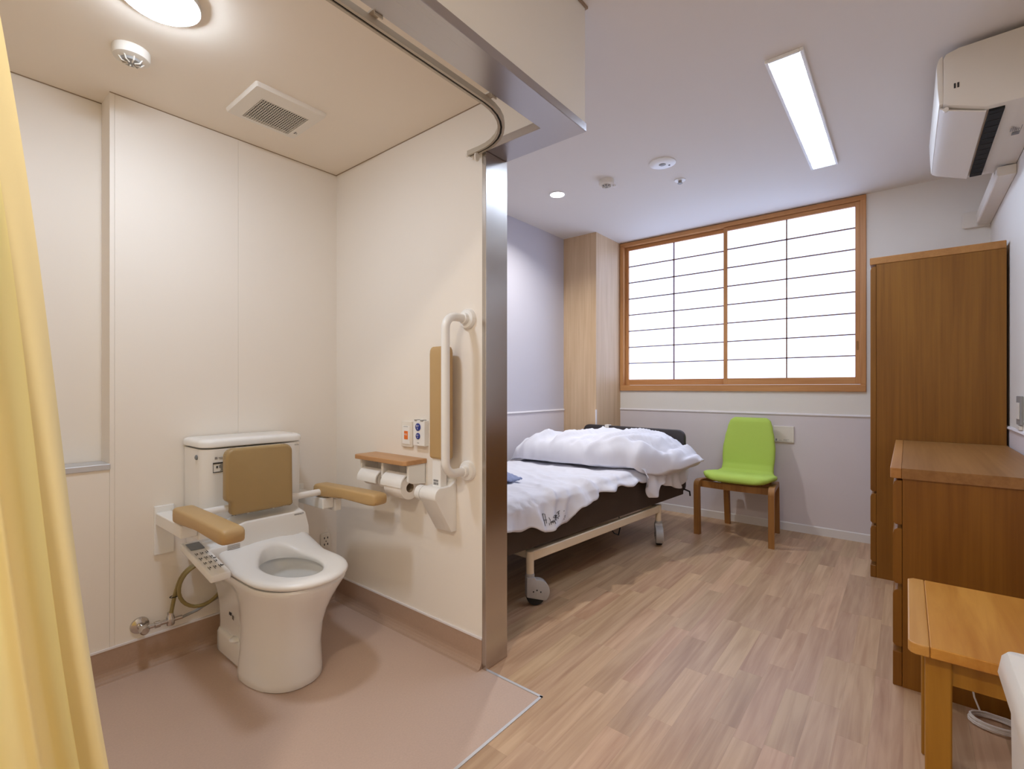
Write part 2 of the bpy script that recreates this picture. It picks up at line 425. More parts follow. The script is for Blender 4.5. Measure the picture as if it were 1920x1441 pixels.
# header beam over the opening and its stainless trim
hb = S('wall_header', 'upper', MB().prism([(XA, YH0 + .004), (XH1 - .004, YH0 + .004), (XH1 - .004, 1.2865), (XH0 + .004, 1.2865), (XH0 + .004, YH1 - .002), (XA, YH1 - .002)], 'Z', ZH + T, ZB), 'beige boxed beam above the stainless opening', 'beam')
S('trim_9', 'beadb', MB().prism([(XA, YH0 - .004), (XH1 + .004, YH0 - .004), (XH1 + .004, 1.2865), (XH1 - .003, 1.2865), (XH1 - .003, YH0 + .003), (XA, YH0 + .003)], 'Z', ZB - .008, ZB), 'thin trim where beam meets bedroom ceiling', 'trim')
st = MB().prism([(XA, YH0), (XH1, YH0), (XH1, 1.2865), (XH0 - .003, 1.2865), (XH0 - .003, YH1), (XA, YH1)], 'Z', ZH, ZH + T, .0015, 1)
S('trim_10', 'steelx', st, 'stainless trim under the beam of the opening', 'trim')
jm = MB().box(1.396, 1.526, 1.266, 1.2868, 0, ZH - .0005, .0012, 1)
S('trim_11', 'steel', jm, 'tall stainless jamb at the end of the partition wall', 'jamb')
# oak column beside the window
cl = S('wall_column', 'oakv', MB().box(3.782, XW, 2.122, YL, 0, ZB), 'oak veneered column in the corner behind the bed', 'column')
MB().box(3.776, 3.79, 2.116, 2.128, .06, .905, .002, 1).build('corner_guard', 'rail', cl)

# ------------------------------------------------------------------ shoji window
win = thing('window_1', 'shoji window with two sliding wood framed sashes', 'window', (XW, 1.17, 1.07), kind='structure')
YW0, YW1, ZW0, ZW1 = .222, 2.118, 1.069, 2.463
fx0, fx1 = XW - .018, XW + .13
MB().box(fx0, fx1, YW0, YW1, ZW0, ZW0 + .052, .002, 1).build('frame_sill', 'hinoki', win)
MB().box(fx0, fx1, YW0, YW1, ZW1 - .034, ZW1, .002, 1).build('frame_head', 'hinoki', win)
MB().box(fx0, fx1, YW0, YW0 + .034, ZW0 + .052, ZW1 - .034, .002, 1).build('frame_jamb', 'hinokiz', win)
MB().box(fx0, fx1, YW1 - .034, YW1, ZW0 + .052, ZW1 - .034, .002, 1).build('frame_jamb', 'hinokiz', win)
zs0, zs1 = ZW0 + .054, ZW1 - .036
def sash(y0, y1, xc, handle):
    st_ = .030
    s = MB()
    s.box(xc - .014, xc + .014, y0, y0 + st_, zs0, zs1, .0015, 1).box(xc - .014, xc + .014, y1 - st_, y1, zs0, zs1, .0015, 1)
    so = s.build('sash', 'hinokiz', win)
    MB().box(xc - .0135, xc + .0135, y0 + st_, y1 - st_, zs0, zs0 + .052).build('bottom_rail', 'hinoki', so)
    MB().box(xc - .0135, xc + .0135, y0 + st_, y1 - st_, zs1 - .030, zs1).build('top_rail', 'hinoki', so)
    pa, pb, za, zb = y0 + st_, y1 - st_, zs0 + .052, zs1 - .030
    nr = 8
    ym = (pa + pb) / 2
    MB().box(xc - .011, xc + .004, ym - .0042, ym + .0042, za, zb).build('muntin', 'muntin', so)
    for i in range(1, nr):
        z = za + (zb - za) * i / nr
        MB().box(xc - .011, xc + .004, pa, pb, z - .0042, z + .0042).build('muntin', 'muntin', so)
    for i in range(nr):
        for (a, b) in ((pa, ym), (ym, pb)):
            z0, z1 = za + (zb - za) * i / nr, za + (zb - za) * (i + 1) / nr
            MB().box(xc + .004, xc + .006, a, b, z0, z1).build('pane', 'pane', so)
    if handle:
        hy, hz = (y0 + .015 if handle < 0 else y1 - .015), 1.40
        MB().prism(rrect(hy - .007, hy + .007, hz - .032, hz + .032, .006, 3), 'X', xc - .0165, xc - .0135).build('finger_pull', 'chairw', so)
sash(YW0 + .035, 1.185, XW + .012, -1)
sash(1.155, YW1 - .035, XW + .046, 0)

# ------------------------------------------------------------------ toilet
CX = .903
wc = thing('toilet', 'white western toilet with bidet seat against the panelled wall', 'toilet', (CX, 2.0, 0))
def outline(a, yf, yb, ym, n=40, p=2.25, cx=CX, neck=1.0):
    """egg: front half superellipse from ym to yf, straight sides back to yb with rounded corners"""
    pts = []
    for i in range(n + 1):
        t = math.pi * i / n
        c, s_ = math.cos(t), math.sin(t)
        pts.append((cx + a * math.copysign(abs(c) ** (2 / p), c), ym - (ym - yf) * abs(s_) ** (2 / p)))
    # left side back then back edge
    rb = min(.05, a * .5); an = a * neck
    L = [(cx - a + (a - an) * w_, ym + (yb - rb - ym) * k) for k, w_ in ((.10, .12), (.26, .85), (.40, 1), (1, 1))] + arc(cx - an + rb, yb - rb, rb, 180, 90, 4)[1:]
    Rr = [(2 * cx - x, y) for x, y in L][::-1]
    return pts + L + Rr
def ring(o, z): return [(x, y, z) for x, y in o]
def ell(a, yf, yb, n, cx=CX, yc=None):
    yc = yc or (yf + yb) / 2; out = []
    return out
rings = []
spec = [(0.0, .134, 1.718, 2.27, 1.94, .74), (.006, .1385, 1.712, 2.275, 1.94, .74), (.03, .1375, 1.713, 2.275, 1.94, .74), (.12, .132, 1.720, 2.27, 1.93, .75), (.2, .135, 1.708, 2.27, 1.92, .76),
        (.26, .143, 1.684, 2.27, 1.90, .78), (.31, .153, 1.653, 2.27, 1.88, .82), (.35, .163, 1.625, 2.28, 1.85, .9), (.380, .170, 1.604, 2.29, 1.82, 1), (.394, .172, 1.598, 2.29, 1.80, 1), (.402, .170, 1.602, 2.29, 1.80, 1)]
for z, a, yf, yb, ym, nk in spec: rings.append(ring(outline(a, yf, yb, ym, neck=nk), z))
def hole_ring(sa, yf, yb, z, n):
    # same vertex count as outline, distributed by angle of the outline points
    base = outline(.18, 1.57, 2.29, 1.80)
    cy = (yf + yb) / 2; out = []
    for k, (x, y) in enumerate(base):
        ang = 0
        N = len(base)
        # parameterise by index: first 41 points = front half
        if k <= 40: t = math.pi * k / 40; t = -t
        else: t = math.pi - math.pi * (k - 40) / (N - 40)
        out.append((CX + sa * math.cos(t), cy + (yb - yf) / 2 * math.sin(t), z))
    return out
rings.append(hole_ring(.125, 1.645, 2.02, .400, 0)); rings.append(hole_ring(.118, 1.655, 2.01, .385, 0))
rings.append(hole_ring(.112, 1.675, 2.0, .34, 0)); rings.append(hole_ring(.095, 1.70, 1.98, .28, 0)); rings.append(hole_ring(.06, 1.76, 1.93, .225, 0)); rings.append(hole_ring(.05, 1.78, 1.92, .19, 0))
MB().loft(rings).build('bowl', 'ceramic', wc, True, 50)
MB().loft([hole_ring(.066, 1.752, 1.938, .2345, 0), hole_ring(.066, 1.752, 1.938, .235, 0)]).build('bowl_water', 'water', wc)
MB().lathe([(.018, 0), (.02, .006), (.012, .012)], (CX - .02, 1.955, .288), 'Z', 16).build('wash_nozzle', 'grey', wc, True)
marks([(0, .034, 0, .0012), (0, .0012, -.03, 0), (.0328, .034, -.03, 0)], 'bowl_sticker', 'inkg', wc, (CX - .075, 1.975, .352), (1, .35, 0), (0, .25, 1))
# low side foot with cap, on the left of the base
ft = MB().prism(rrect(CX - .112, CX + .112, 1.955, 2.26, .05, 6), 'Z', .0, .105, .018, 3).build('foot', 'ceramic', wc, True)
MB().lathe([(.026, 0), (.026, .004), (.02, .009), (.0, .011)], (CX - .100, 2.06, .102), 'Z', 20, True, False).build('bolt_cap', 'plastic', wc, True)
marks([(0, .022, 0, .012), (.03, .036, -.01, .006), (.040, .043, -.012, .006)], 'sticker', 'ink', wc, (CX - .1045, 2.12, .185), (0, -1, 0), (0, 0, 1))
# tank
def tank_out(x0, x1, y0, y1, r, n=6):
    return arc(x1 - r, y0 + r, r, 0, -90, n) + arc(x0 + r, y0 + r, r, -90, -180, n) + [(x0, y1), (x1, y1)]
TX0, TX1, TY0, TY1 = .705, 1.112, 2.125, 2.328
tk = []
for z, d in ((.40, .012), (.47, .006), (.60, .002), (.855, 0)):
    tk.append([(x, y, z) for x, y in tank_out(TX0 + d, TX1 - d, TY0 + d, TY1, .045)])
tko = MB().loft(tk).build('tank', 'ceramic', wc, True, 40)
tl = []
for z, d in ((.859, .004), (.863, -.003), (.880, -.004), (.888, .0), (.892, .010), (.894, .03)):
    tl.append([(x, y, z) for x, y in tank_out(TX0 + d, TX1 - d, TY0 + d, TY1, .045)])
MB().loft(tl).build('tank_lid', 'ceramic', wc, True, 50)
MB().lathe([(.010, 0), (.010, -.004), (.006, -.007), (0, -.007)], (TX0, 2.185, .822), 'X', 16, True, False).build('flush_spindle', 'lcd', wc, True)
ys = TY0 - .0006
marks([(0, .10, .0, .003), (0, .10, .034, .040), (0, .0015, 0, .038), (.012, .018, .018, .026)] + [(.022 + random.random() * .01, .06 + random.random() * .035, .006 + i * .004, .0078 + i * .004) for i in range(7)], 'caution_label', 'ink', wc, (.741, ys, .762), (1, 0, 0), (0, 0, 1))
marks([(0, .009, 0, .009), (.013, .05, .005, .0068), (.016, .05, .0, .0018)], 'eco_mark', 'inkg', wc, (.748, ys, .815), (1, 0, 0), (0, 0, 1))
text_mesh('TOTO', .0075, 'ink', 'lettering', wc, (1.080, ys, .843), (1, 0, 0), (0, 0, 1))
# seat ring
def seat_z(x, y):
    t = min(max((y - 1.88) / .15, 0), 1); t = t * t * (3 - 2 * t)
    return t * (.038 + .016 * math.exp(-((x - CX - .02) / .11) ** 2))
def seat_ring(off_a, off_f, dz, hole=None):
    pts = outline(.177 - off_a, 1.578 + off_f, 2.075, 1.80, p=2.15) if hole is None else [(x, y) for x, y, z in hole]
    return [(x, y, .407 + dz + seat_z(x, y) * (1 if dz > .008 else .0)) for x, y in pts]
sr = [seat_ring(.010, .010, .0), seat_ring(.002, .002, .006), seat_ring(0, 0, .012), seat_ring(.003, .003, .019), seat_ring(.012, .012, .0245), seat_ring(.03, .03, .027),
      seat_ring(0, 0, .025, hole_ring(.114, 1.638, 2.000, 0, 0)), seat_ring(0, 0, .021, hole_ring(.102, 1.652, 1.988, 0, 0)), seat_ring(0, 0, .012, hole_ring(.096, 1.660, 1.980, 0, 0)), seat_ring(0, 0, .0, hole_ring(.100, 1.656, 1.983, 0, 0))]
sr.append(sr[0])
so = MB().loft(sr, False, False).build('seat', 'plastic', wc, True, 60)
# washlet body
wx0, wx1 = .752, 1.088
def wash(y, zt, inset):
    pts = []
    for i in range(25):
        u = i / 24; x = wx0 + inset + (wx1 - wx0 - 2 * inset) * u
        e = min(u, 1 - u) / .09; e = min(e, 1); k = math.sqrt(max(0, 1 - (1 - e) ** 2))
        left = 1 - .30 * max(0, 1 - u / .22) ** 1.6
        pts.append((x, y - .0 * u, .445 + (zt - .445) * (.45 + .55 * k) * left))
    return pts
wr_ = []
for y, zt, ins in ((2.026, .54, .004), (2.026, .556, .004), (2.0275, .564, .004), (2.032, .5695, .004), (2.040, .572, .003), (2.058, .575, .003), (2.09, .579, .002), (2.124, .583, .002)):
    top = wash(y, zt, ins); wr_.append(top + [(p[0], p[1], .42) for p in top[::-1]])
MB().loft(wr_).build('bidet_unit', 'plastic', wc, True, 28)
text_mesh('WASHLET', .0095, 'ink', 'lettering', wc, (1.040, 2.0255, .5565), (1, 0, 0), (0, 0, 1))
marks([(0, .045, .001 + i * .005, .0028 + i * .005) for i in range(6)], 'warning_print', 'inkg', wc, (.757, 2.0252, .462), (1, 0, 0), (0, 0, 1))
marks([(.0 + i * .012, .008 + i * .012, 0, .004) for i in range(6)] + [(.09, .105, 0, .004), (.112, .118, 0, .004), (.16, .20, 0, .003)], 'button_print', 'ink', wc, (.80, 2.10, .5845), (1, 0, 0), (0, 1, .1))['kind'] = 'stuff'
# remote control wing
def q(y, z): return y, z
wing = MB().prism([(2.15, .505), (2.15, .478), (1.845, .428), (1.845, .455)], 'X', .636, .702, .006, 3).build('control_panel', 'plastic', wc, True)
MB().prism([(2.13, .50), (2.13, .455), (2.03, .44), (2.03, .49)], 'X', .69, .765, .004, 2).build('panel_arm', 'plastic', wc, True)
dn = Vector((0, -.325, -.053)).normalized(); up_ = Vector((1, 0, 0))
o0 = Vector((.641, 2.14, .5043)) + Vector((0, -.001, .0006))
marks([(.012, .075, .006, .052)], 'display', 'lcd', wc, o0 + dn * .0, dn, up_)
rm = []
for i in range(4):
    for j in range(3): rm.append((.105 + i * .042, .125 + i * .042 + (i % 2) * .005, .008 + j * .017, .0095 + j * .017)); rm.append((.108 + i * .042, .118 + i * .042, .013 + j * .017, .016 + j * .017))
rm += [(.10, .104, .048, .056), (.17, .175, .046, .056), (.24, .245, .046, .056)]
tag(marks(rm, 'panel_print', 'ink', wc, o0, dn, up_, .0006), kind='stuff')

# ------------------------------------------------------------------ arm rest and back rest on wall brackets
ar = thing('toilet_arm_rest', 'tan padded backrest and arms on white bars around the toilet', 'arm rest', (CX, 2.06, .43))
MB().tube([(.64, 2.07, .625), (1.19, 2.07, .625)], .0145, 16).build('cross_bar', 'plastic', ar, True)
bp = [(.752, .66)] + arc(.752 + .032, .862 - .032, .032, 180, 90, 6) + arc(1.012 - .032, .862 - .032, .032, 90, 0, 6) + arc(1.014 - .012, .602 + .012, .012, 0, -90, 3) + [(.772, .602), (.772, .655)]
bpm = MB().prism(bp, 'Y', 2.022, 2.066, .012, 4)
bpm.build('backrest_pad', 'tan', ar, True, 40)
MB().box(.80, .99, 2.058, 2.075, .594, .606, .003, 1).build('pad_holder', 'grey', ar)
for x in (.845, .945): MB().lathe([(.004, 0), (.004, -.006), (0, -.007)], (x, 2.06, .597), 'Y', 10, True, False).build('screw', 'plastic', ar)
def arm_pad(xb, xf, yb, yf, zt, name='arm_pad'):
    """long rounded pad from (xb,yb) back to (xf,yf) front"""
    rings = []; n = 20
    sects = [(0, .45), (.012, .8), (.03, .97), (.06, 1), (.5, 1), (.9, 1), (.96, .95), (.985, .8), (1, .45)]
    for t, k in sects:
        x, y = xb + (xf - xb) * t, yb + (yf - yb) * t
        ww_, hh = .036 * (.6 + .4 * k), .023 * k * (1.15 if t > .7 else 1)
        if t < .08: hh *= 1.25
        zc = zt - .024 - (.004 if t > .7 else 0) - (.006 if t < .08 else 0)
        r = []
        for j in range(n):
            a = 2 * math.pi * j / n; c, s_ = math.cos(a), math.sin(a)
            r.append((x + ww_ * math.copysign(abs(c) ** .36, c), y, zc + hh * math.copysign(abs(s_) ** .42, s_)))
        rings.append(r)
    return MB().loft(rings).build(name, 'tan2', ar, True, 60)
arm_pad(.628, .628, 2.095, 1.625, .662)
arm_pad(1.187, 1.225, 2.12, 1.70, .660)
for sx in (.634, 1.183):
    MB().box(sx - .034, sx + .034, YB - .012, YB, .43, .625, .003, 2).build('wall_plate', 'plastic', ar)
    MB().box(sx - .030, sx + .024, 2.032, YB - .0115, .552, .600, .004, 2).build('bracket', 'plastic', ar)
    MB().box(sx + .0245, sx + .058, 2.024, 2.120, .536, .592, .004, 2).build('bracket_nose', 'plastic', ar)
    MB().lathe([(.013, -.02), (.013, .02)], (sx, 2.075, .60), 'Z', 14).build('hinge_post', 'plastic', ar, True)

# ------------------------------------------------------------------ stop valve with hose
vl = thing('stop_valve', 'chrome stop valve with olive hose coil left of the toilet', 'valve', (.56, YB, .17))
vz = .168
MB().lathe([(.032, 0), (.030, -.006), (.018, -.012), (.012, -.013), (.012, -.05), (.016, -.052), (.016, -.07), (.012, -.076), (0, -.076)], (.555, YB, vz), 'Y', 24, True, False).build('valve_body', 'chrome', vl, True)
MB().lathe([(.009, 0), (.009, .02), (.013, .022), (.013, .04), (.009, .042), (.009, .062), (.013, .064), (.013, .085), (.008, .088), (.008, .115)], (.57, YB - .045, vz), 'X', 16).build('outlet_pipe', 'chrome', vl, True)
MB().lathe([(.013, -.018), (.015, -.01), (.015, .012), (.011, .02), (.011, .032)], (.645, YB - .045, vz), 'Z', 14).build('branch_joint', 'chrome', vl, True)
pts = []
yy = YB - .05
pts += [(.646, yy, vz + .03), (.650, yy, .22), (.658, yy, .265), (.668, yy, .30)]
cxh, czh, rh = .752, .285, .085
for i in range(0, 44):
    a = R(165 - i * 12.5); pts.append((cxh + rh * math.cos(a), yy - .002 - i * .0006, czh + rh * math.sin(a) * 1.04))
ho = MB().tube(pts, .0072, 10).build('hose', 'hose', vl, True)
MB().tube([(.685, yy, vz), (.74, yy + .015, .170), (.83, yy + .02, .20), (.87, yy + .02, .24)], .006, 10).build('supply_tube', 'grey', vl, True)
MB().tube([(.655 + .015 * math.cos(R(a)), yy - .004 + .011 * math.sin(R(a)), .262) for a in range(0, 360, 30)], .0018, 6, closed=True).build('cable_tie', 'black', vl)
# outlet near the corner
ou = thing('wall_outlet', 'small white outlet low in the toilet corner', 'outlet', (1.335, YB, .30))
MB().prism(rrect(1.308, 1.362, .268, .348, .006, 3), 'Y', YB - .012, YB, .002, 1).build('plate', 'plastic2', ou)
marks([(.012, .017, .012, .022), (.030, .035, .012, .022), (.012, .017, .045, .055), (.030, .035, .045, .055), (.021, .026, .03, .035)], 'slots', 'ink', ou, (1.312, YB - .0125, .275), (1, 0, 0), (0, 0, 1))

# ------------------------------------------------------------------ side wall fittings
ph = thing('paper_holder', 'double toilet paper holder with wood topped shelf on partition', 'paper holder', (XS, 1.82, .70))
MB().prism([(XS, 1.615), (XS, 1.985), (XS - .112, 1.985), (XS - .122, 1.975), (XS - .122, 1.625), (XS - .112, 1.615)], 'Z', .772, .792, .003, 2).build('shelf', 'shelfw', ph)
for y in (1.622, 1.800, 1.962):
    MB().prism([(XS, .772), (XS - .095, .772), (XS - .095, .70), (XS - .07, .690), (XS, .682)], 'Y', y, y + .014, .002, 1).build('side_bracket', 'plastic', ph)
MB().box(XS - .004, XS, 1.622, 1.976, .69, .772).build('back_plate', 'plastic', ph)
for y0 in (1.638, 1.816):
    cov = [(XS - .108 + .0 * k, .0) for k in range(1)]
    pr_ = arc(XS - .070, .682, .052, 100, 185, 8) + arc(XS - .070, .682, .046, 185, 100, 8)
    MB().prism(pr_, 'Y', y0 + .003, y0 + .143).build('paper_cover', 'plastic', ph, True)
def roll(y0, r0, zc, label):
    t = thing('toilet_roll', label, 'toilet paper', (XS - .068, y0 + .06, zc - r0))
    MB().lathe([(.02, 0), (r0, 0), (r0, .115), (.02, .115)], (XS - .068, y0, zc), 'Y', 36, False, False).build('paper', 'paper', t, True)
    MB().lathe([(.02, 0), (.02, .115)], (XS - .068, y0, zc), 'Y', 24, False, False).build('core', 'card', t, True)
roll(1.645, .050, .672, 'toilet roll nearer the bedroom with its end showing')
roll(1.825, .036, .690, 'toilet roll under the left flap nearer the corner')

eb = thing('call_button', 'white wall plate with orange emergency call button', 'switch', (XS, 1.74, .89))
MB().prism(rrect(1.702, 1.778, .833, .948, .005, 3), 'X', XS - .012, XS, .003, 2).build('plate', 'plastic2', eb, True)
MB().box(XS - .0145, XS - .011, 1.716, 1.766, .846, .928, .001, 1).build('cover', 'plastic', eb)
MB().box(XS - .0165, XS - .0135, 1.727, 1.752, .868, .905, .001, 1).build('push_button', 'orange', eb, label='orange push button')
text_mesh('呼出', .010, 'plastic', 'lettering', eb, (XS - .0168, 1.7395, .889), (0, -1, 0), (0, 0, 1))
marks([(0, .03, 0, .002)], 'print_line', 'inkg', eb, (XS - .0147, 1.757, .924), (0, -1, 0), (0, 0, 1))
fb = thing('flush_remote', 'white flush remote with two blue oval buttons', 'remote', (XS, 1.645, .90))
MB().box(XS - .024, XS, 1.604, 1.680, .846, .957, .003, 2).build('case', 'plastic', fb)
for a_, b_ in ((1.612, 1.630), (1.655, 1.668)): MB().box(XS - .028, XS - .004, a_, b_, .955, .960, .001, 1).build('clip', 'grey', fb)
for z, r in ((.928, .0165), (.889, .0135)):
    rr_ = [[(XS - .024 - h, 1.645 + r * k * .98 * math.cos(2 * math.pi * i / 24), z + r * k * math.sin(2 * math.pi * i / 24)) for i in range(24)] for h, k in ((0, 1), (.003, 1), (.004, .9))]
    bt = MB().loft(rr_).build('flush_button', 'blue', fb, True, label='blue oval flush button')
    text_mesh('流す', r * .62, 'plastic', 'lettering', bt, (XS - .0283, 1.645, z + r * .25), (0, -1, 0), (0, 0, 1))
    text_mesh('大' if r > .015 else '小', r * .55, 'plastic', 'lettering', bt, (XS - .0283, 1.645, z - r * .42), (0, -1, 0), (0, 0, 1))
marks([(0, .012, 0, .002)], 'print_line', 'ink', fb, (XS - .0243, 1.651, .858), (0, -1, 0), (0, 0, 1))

gb = thing('grab_bar', 'white vertical grab bar beside the stainless jamb', 'grab bar', (XS, 1.363, .77))
bar = [(XS - .008, 1.363, 1.374)] + [(XS - .127 + .048 * (1 - math.sin(R(a))), 1.363, 1.374 - .048 * (1 - math.cos(R(a)))) for a in (0, 20, 40, 60, 80, 90)]
bar2 = [(x, y, 2 * 1.0705 - z) for x, y, z in bar[::-1]]
MB().tube(bar + bar2, .0165, 16).build('bar', 'plastic', gb, True)
for z in (1.374, .767):
    MB().lathe([(.040, 0), (.040, -.012), (.036, -.018), (.022, -.020), (.022, -.036), (.0165, -.038)], (XS, 1.363, z), 'X', 28).build('flange', 'plastic', gb, True)
fa = thing('folding_arm_rest', 'folded up tan arm pad on white wall bracket', 'arm rest', (XS, 1.475, .52))
padp = rrect(XS - .077, XS - .028, 1.414, 1.522, .020, 5)
def ins(poly, k): 
    mx = sum(p[0] for p in poly) / len(poly); my = sum(p[1] for p in poly) / len(poly)
    return [(mx + (x - mx) * k, my + (y - my) * k) for x, y in poly]
MB().loft([[(x, y, z) for x, y in ins(padp, k)] for z, k in ((.812, .86), (.816, .97), (.822, 1), (1.235, 1), (1.250, .97), (1.260, .88), (1.265, .74))]).build('pad', 'tan2', fa, True, 50)
MB().box(XS - .068, XS - .034, 1.455, 1.505, .69, .813, .002, 1).build('arm_post', 'plastic', fa)
marks([(0, .018, 0, .010), (.020, .028, 0, .010), (0, .028, .013, .021)], 'label', 'inkg', fa, (XS - .0685, 1.496, .705), (0, -1, 0), (0, 0, 1))
bk = [(XS, .512), (XS - .028, .512), (XS - .105, .640)] + arc(XS - .086, .668, .032, 205, 70, 8) + [(XS - .035, .70), (XS - .014, .712), (XS - .008, .722), (XS, .724)]
MB().prism(bk, 'Y', 1.432, 1.530, .003, 2).build('bracket', 'plastic', fa, True, 25)
MB().lathe([(.031, 0), (.031, .028), (.026, .032)], (XS - .086, 1.532, .668), 'Y', 24).build('hinge_barrel', 'plastic', fa, True)

# ------------------------------------------------------------------ ceiling fittings
rlamp = thing('round_ceiling_lamp', 'glowing round lamp on the toilet ceiling', 'lamp', (.44, 1.65, ZT))
MB().lathe([(.098, 0), (.100, -.012), (.098, -.017), (.093, -.017)], (.44, 1.65, ZT), 'Z', 40).build('lamp_base', 'plastic', rlamp, True)
MB().lathe([(.0925, -.016), (.089, -.023), (.078, -.030), (.06, -.034), (.03, -.036)], (.44, 1.65, ZT), 'Z', 40).build('diffuser', 'round', rlamp, True)
def detector(x, y, z, r, h, label, name='smoke_detector', ribs=True, mat='plastic2'):
    t = thing(name, label, 'detector', (x, y, z))
    MB().lathe([(r, 0), (r * 1.0, -h * .5), (r * .94, -h * .7), (r * .60, -h * .82), (r * .3, -h * .84)], (x, y, z), 'Z', 32).build('case', mat, t, True)
    if ribs:
        MB().lathe([(r * .58, -h * .78), (r * .5, -h), (0.001, -h * 1.02)], (x, y, z), 'Z', 24).build('sensor_cone', 'grey', t, True)
        for k in range(8):
            a = 2 * math.pi * k / 8
            d = Vector((math.cos(a), math.sin(a), 0)); p = Vector((x, y, z))
            MB().tube([p + d * r * .2 + Vector((0, 0, -h * 1.08)), p + d * r * .5 + Vector((0, 0, -h * 1.04)), p + d * r * .66 + Vector((0, 0, -h * .76))], r * .045, 6).build('rib', mat, t)
    return t
detector(.452, 1.995, ZT, .052, .040, 'round white heat detector beside the glowing toilet lamp')
vt = thing('exhaust_fan', 'square white exhaust fan with mesh grille on toilet ceiling', 'fan', (.92, 1.97, ZT))
fx = rrect(.782, 1.060, 1.834, 2.112, .006, 2)
def fr(k, z): return [(.921 + (x - .921) * k, 1.973 + (y - 1.973) * k, z) for x, y in fx]
gx0, gx1, gy0, gy1 = .834, 1.020, 1.906, 2.086
def gr(z, g=0):   # the square hole, with as many points as the plate outline
    n = len(fx); out = []
    for x, y in fx:
        out.append((gx1 + g if x > .921 else gx0 - g, gy1 + g if y > 1.973 else gy0 - g, z))
    return out
MB().loft([fr(1, ZT), fr(1, ZT - .006), fr(.97, ZT - .016), gr(ZT - .017), gr(ZT - .004)], True, False).build('cover', 'plastic2', vt, False)
MB().box(gx0 + .0005, gx1 - .0005, gy0 + .0005, gy1 - .0005, ZT - .0055, ZT - .0045).build('recess', 'slot', vt)
gm = MB()
for i in range(20):
    x = gx0 + (i + .5) * (gx1 - gx0) / 20
    gm.box(x - .0013, x + .0013, gy0, gy1, ZT - .0165, ZT - .0150)
for i in range(14):
    y = gy0 + (i + .5) * (gy1 - gy0) / 14
    gm.box(gx0, gx1, y - .0012, y + .0012, ZT - .0165, ZT - .0150)
gm.build('grille', 'plastic2', vt, kind='stuff')
marks([(0, .02, 0, .006), (.003, .012, .009, .012)], 'print_mark', 'inkg', vt, (1.032, 2.06, ZT - .0175), (0, -1, 0), (1, 0, 0))

sl = thing('ceiling_light', 'long glowing rectangular light in the bedroom ceiling', 'light', (2.888, .392, ZB))
lx0, lx1, ly0, ly1 = 2.246, 3.532, .322, .463
for b in ((lx0, lx1, ly0, ly0 + .014), (lx0, lx1, ly1 - .014, ly1), (lx0, lx0 + .012, ly0 + .014, ly1 - .014), (lx1 - .012, lx1, ly0 + .014, ly1 - .014)):
    MB().box(*b, ZB - .014, ZB - .0, .002, 1).build('frame', 'plastic', sl)
MB().box(lx0 + .012, lx1 - .012, ly0 + .014, ly1 - .014, ZB - .009, ZB - .005).build('diffuser', 'strip', sl)
dl = thing('downlight', 'small round glowing downlight above the bed', 'light', (2.871, 1.921, ZB))
MB().lathe([(.060, 0), (.060, -.003), (.050, -.006), (.047, -.002)], (2.871, 1.921, ZB), 'Z', 32, True, False).build('ring', 'plastic', dl, True)
MB().lathe([(.047, -.002), (.046, -.0035), (.001, -.004)], (2.871, 1.921, ZB), 'Z', 32).build('lens', 'down', dl, True)
el = thing('entrance_lamp', 'round glowing lamp on the entrance ceiling behind the viewer', 'lamp', (-.7, .35, ZB))
MB().lathe([(.115, 0), (.115, -.008), (.095, -.012), (.090, -.004)], (-.7, .35, ZB), 'Z', 32, True, False).build('ring', 'plastic', el, True)
MB().lathe([(.090, -.004), (.088, -.007), (.001, -.008)], (-.7, .35, ZB), 'Z', 32).build('lens', 'down', el, True)
detector(2.883, 1.54, ZB, .050, .042, 'beige smoke detector on the bedroom ceiling near the downlight', mat='plastic2')
MB().lathe([(.012, -.03), (.012, -.042), (.004, -.046)], (2.915, 1.50, ZB), 'Z', 12).build('indicator', 'plastic', bpy.data.objects['smoke_detector.001'], True)
sp = thing('ceiling_speaker', 'flat white round speaker cover on the bedroom ceiling', 'speaker', (2.872, 1.155, ZB))
MB().lathe([(.078, 0), (.078, -.006), (.070, -.010), (.025, -.012)], (2.872, 1.155, ZB), 'Z', 36).build('cover', 'plastic', sp, True)
MB().lathe([(.022, -.0115), (.018, -.014), (.001, -.014)], (2.872, 1.155, ZB), 'Z', 20).build('sensor', 'grey', sp, True)
MB().box(2.90, 2.91, 1.12, 1.13, ZB - .0125, ZB - .010).build('indicator', 'ink', sp)
sk = thing('sprinkler', 'tiny sprinkler head with white escutcheon on the bedroom ceiling', 'sprinkler', (3.182, 1.16, ZB))
MB().lathe([(.036, 0), (.034, -.005), (.018, -.007)], (3.182, 1.16, ZB), 'Z', 24).build('escutcheon', 'plastic', sk, True)
MB().lathe([(.012, -.006), (.010, -.02), (.016, -.022), (.016, -.025)], (3.182, 1.16, ZB), 'Z', 16).build('head', 'grey', sk, True)

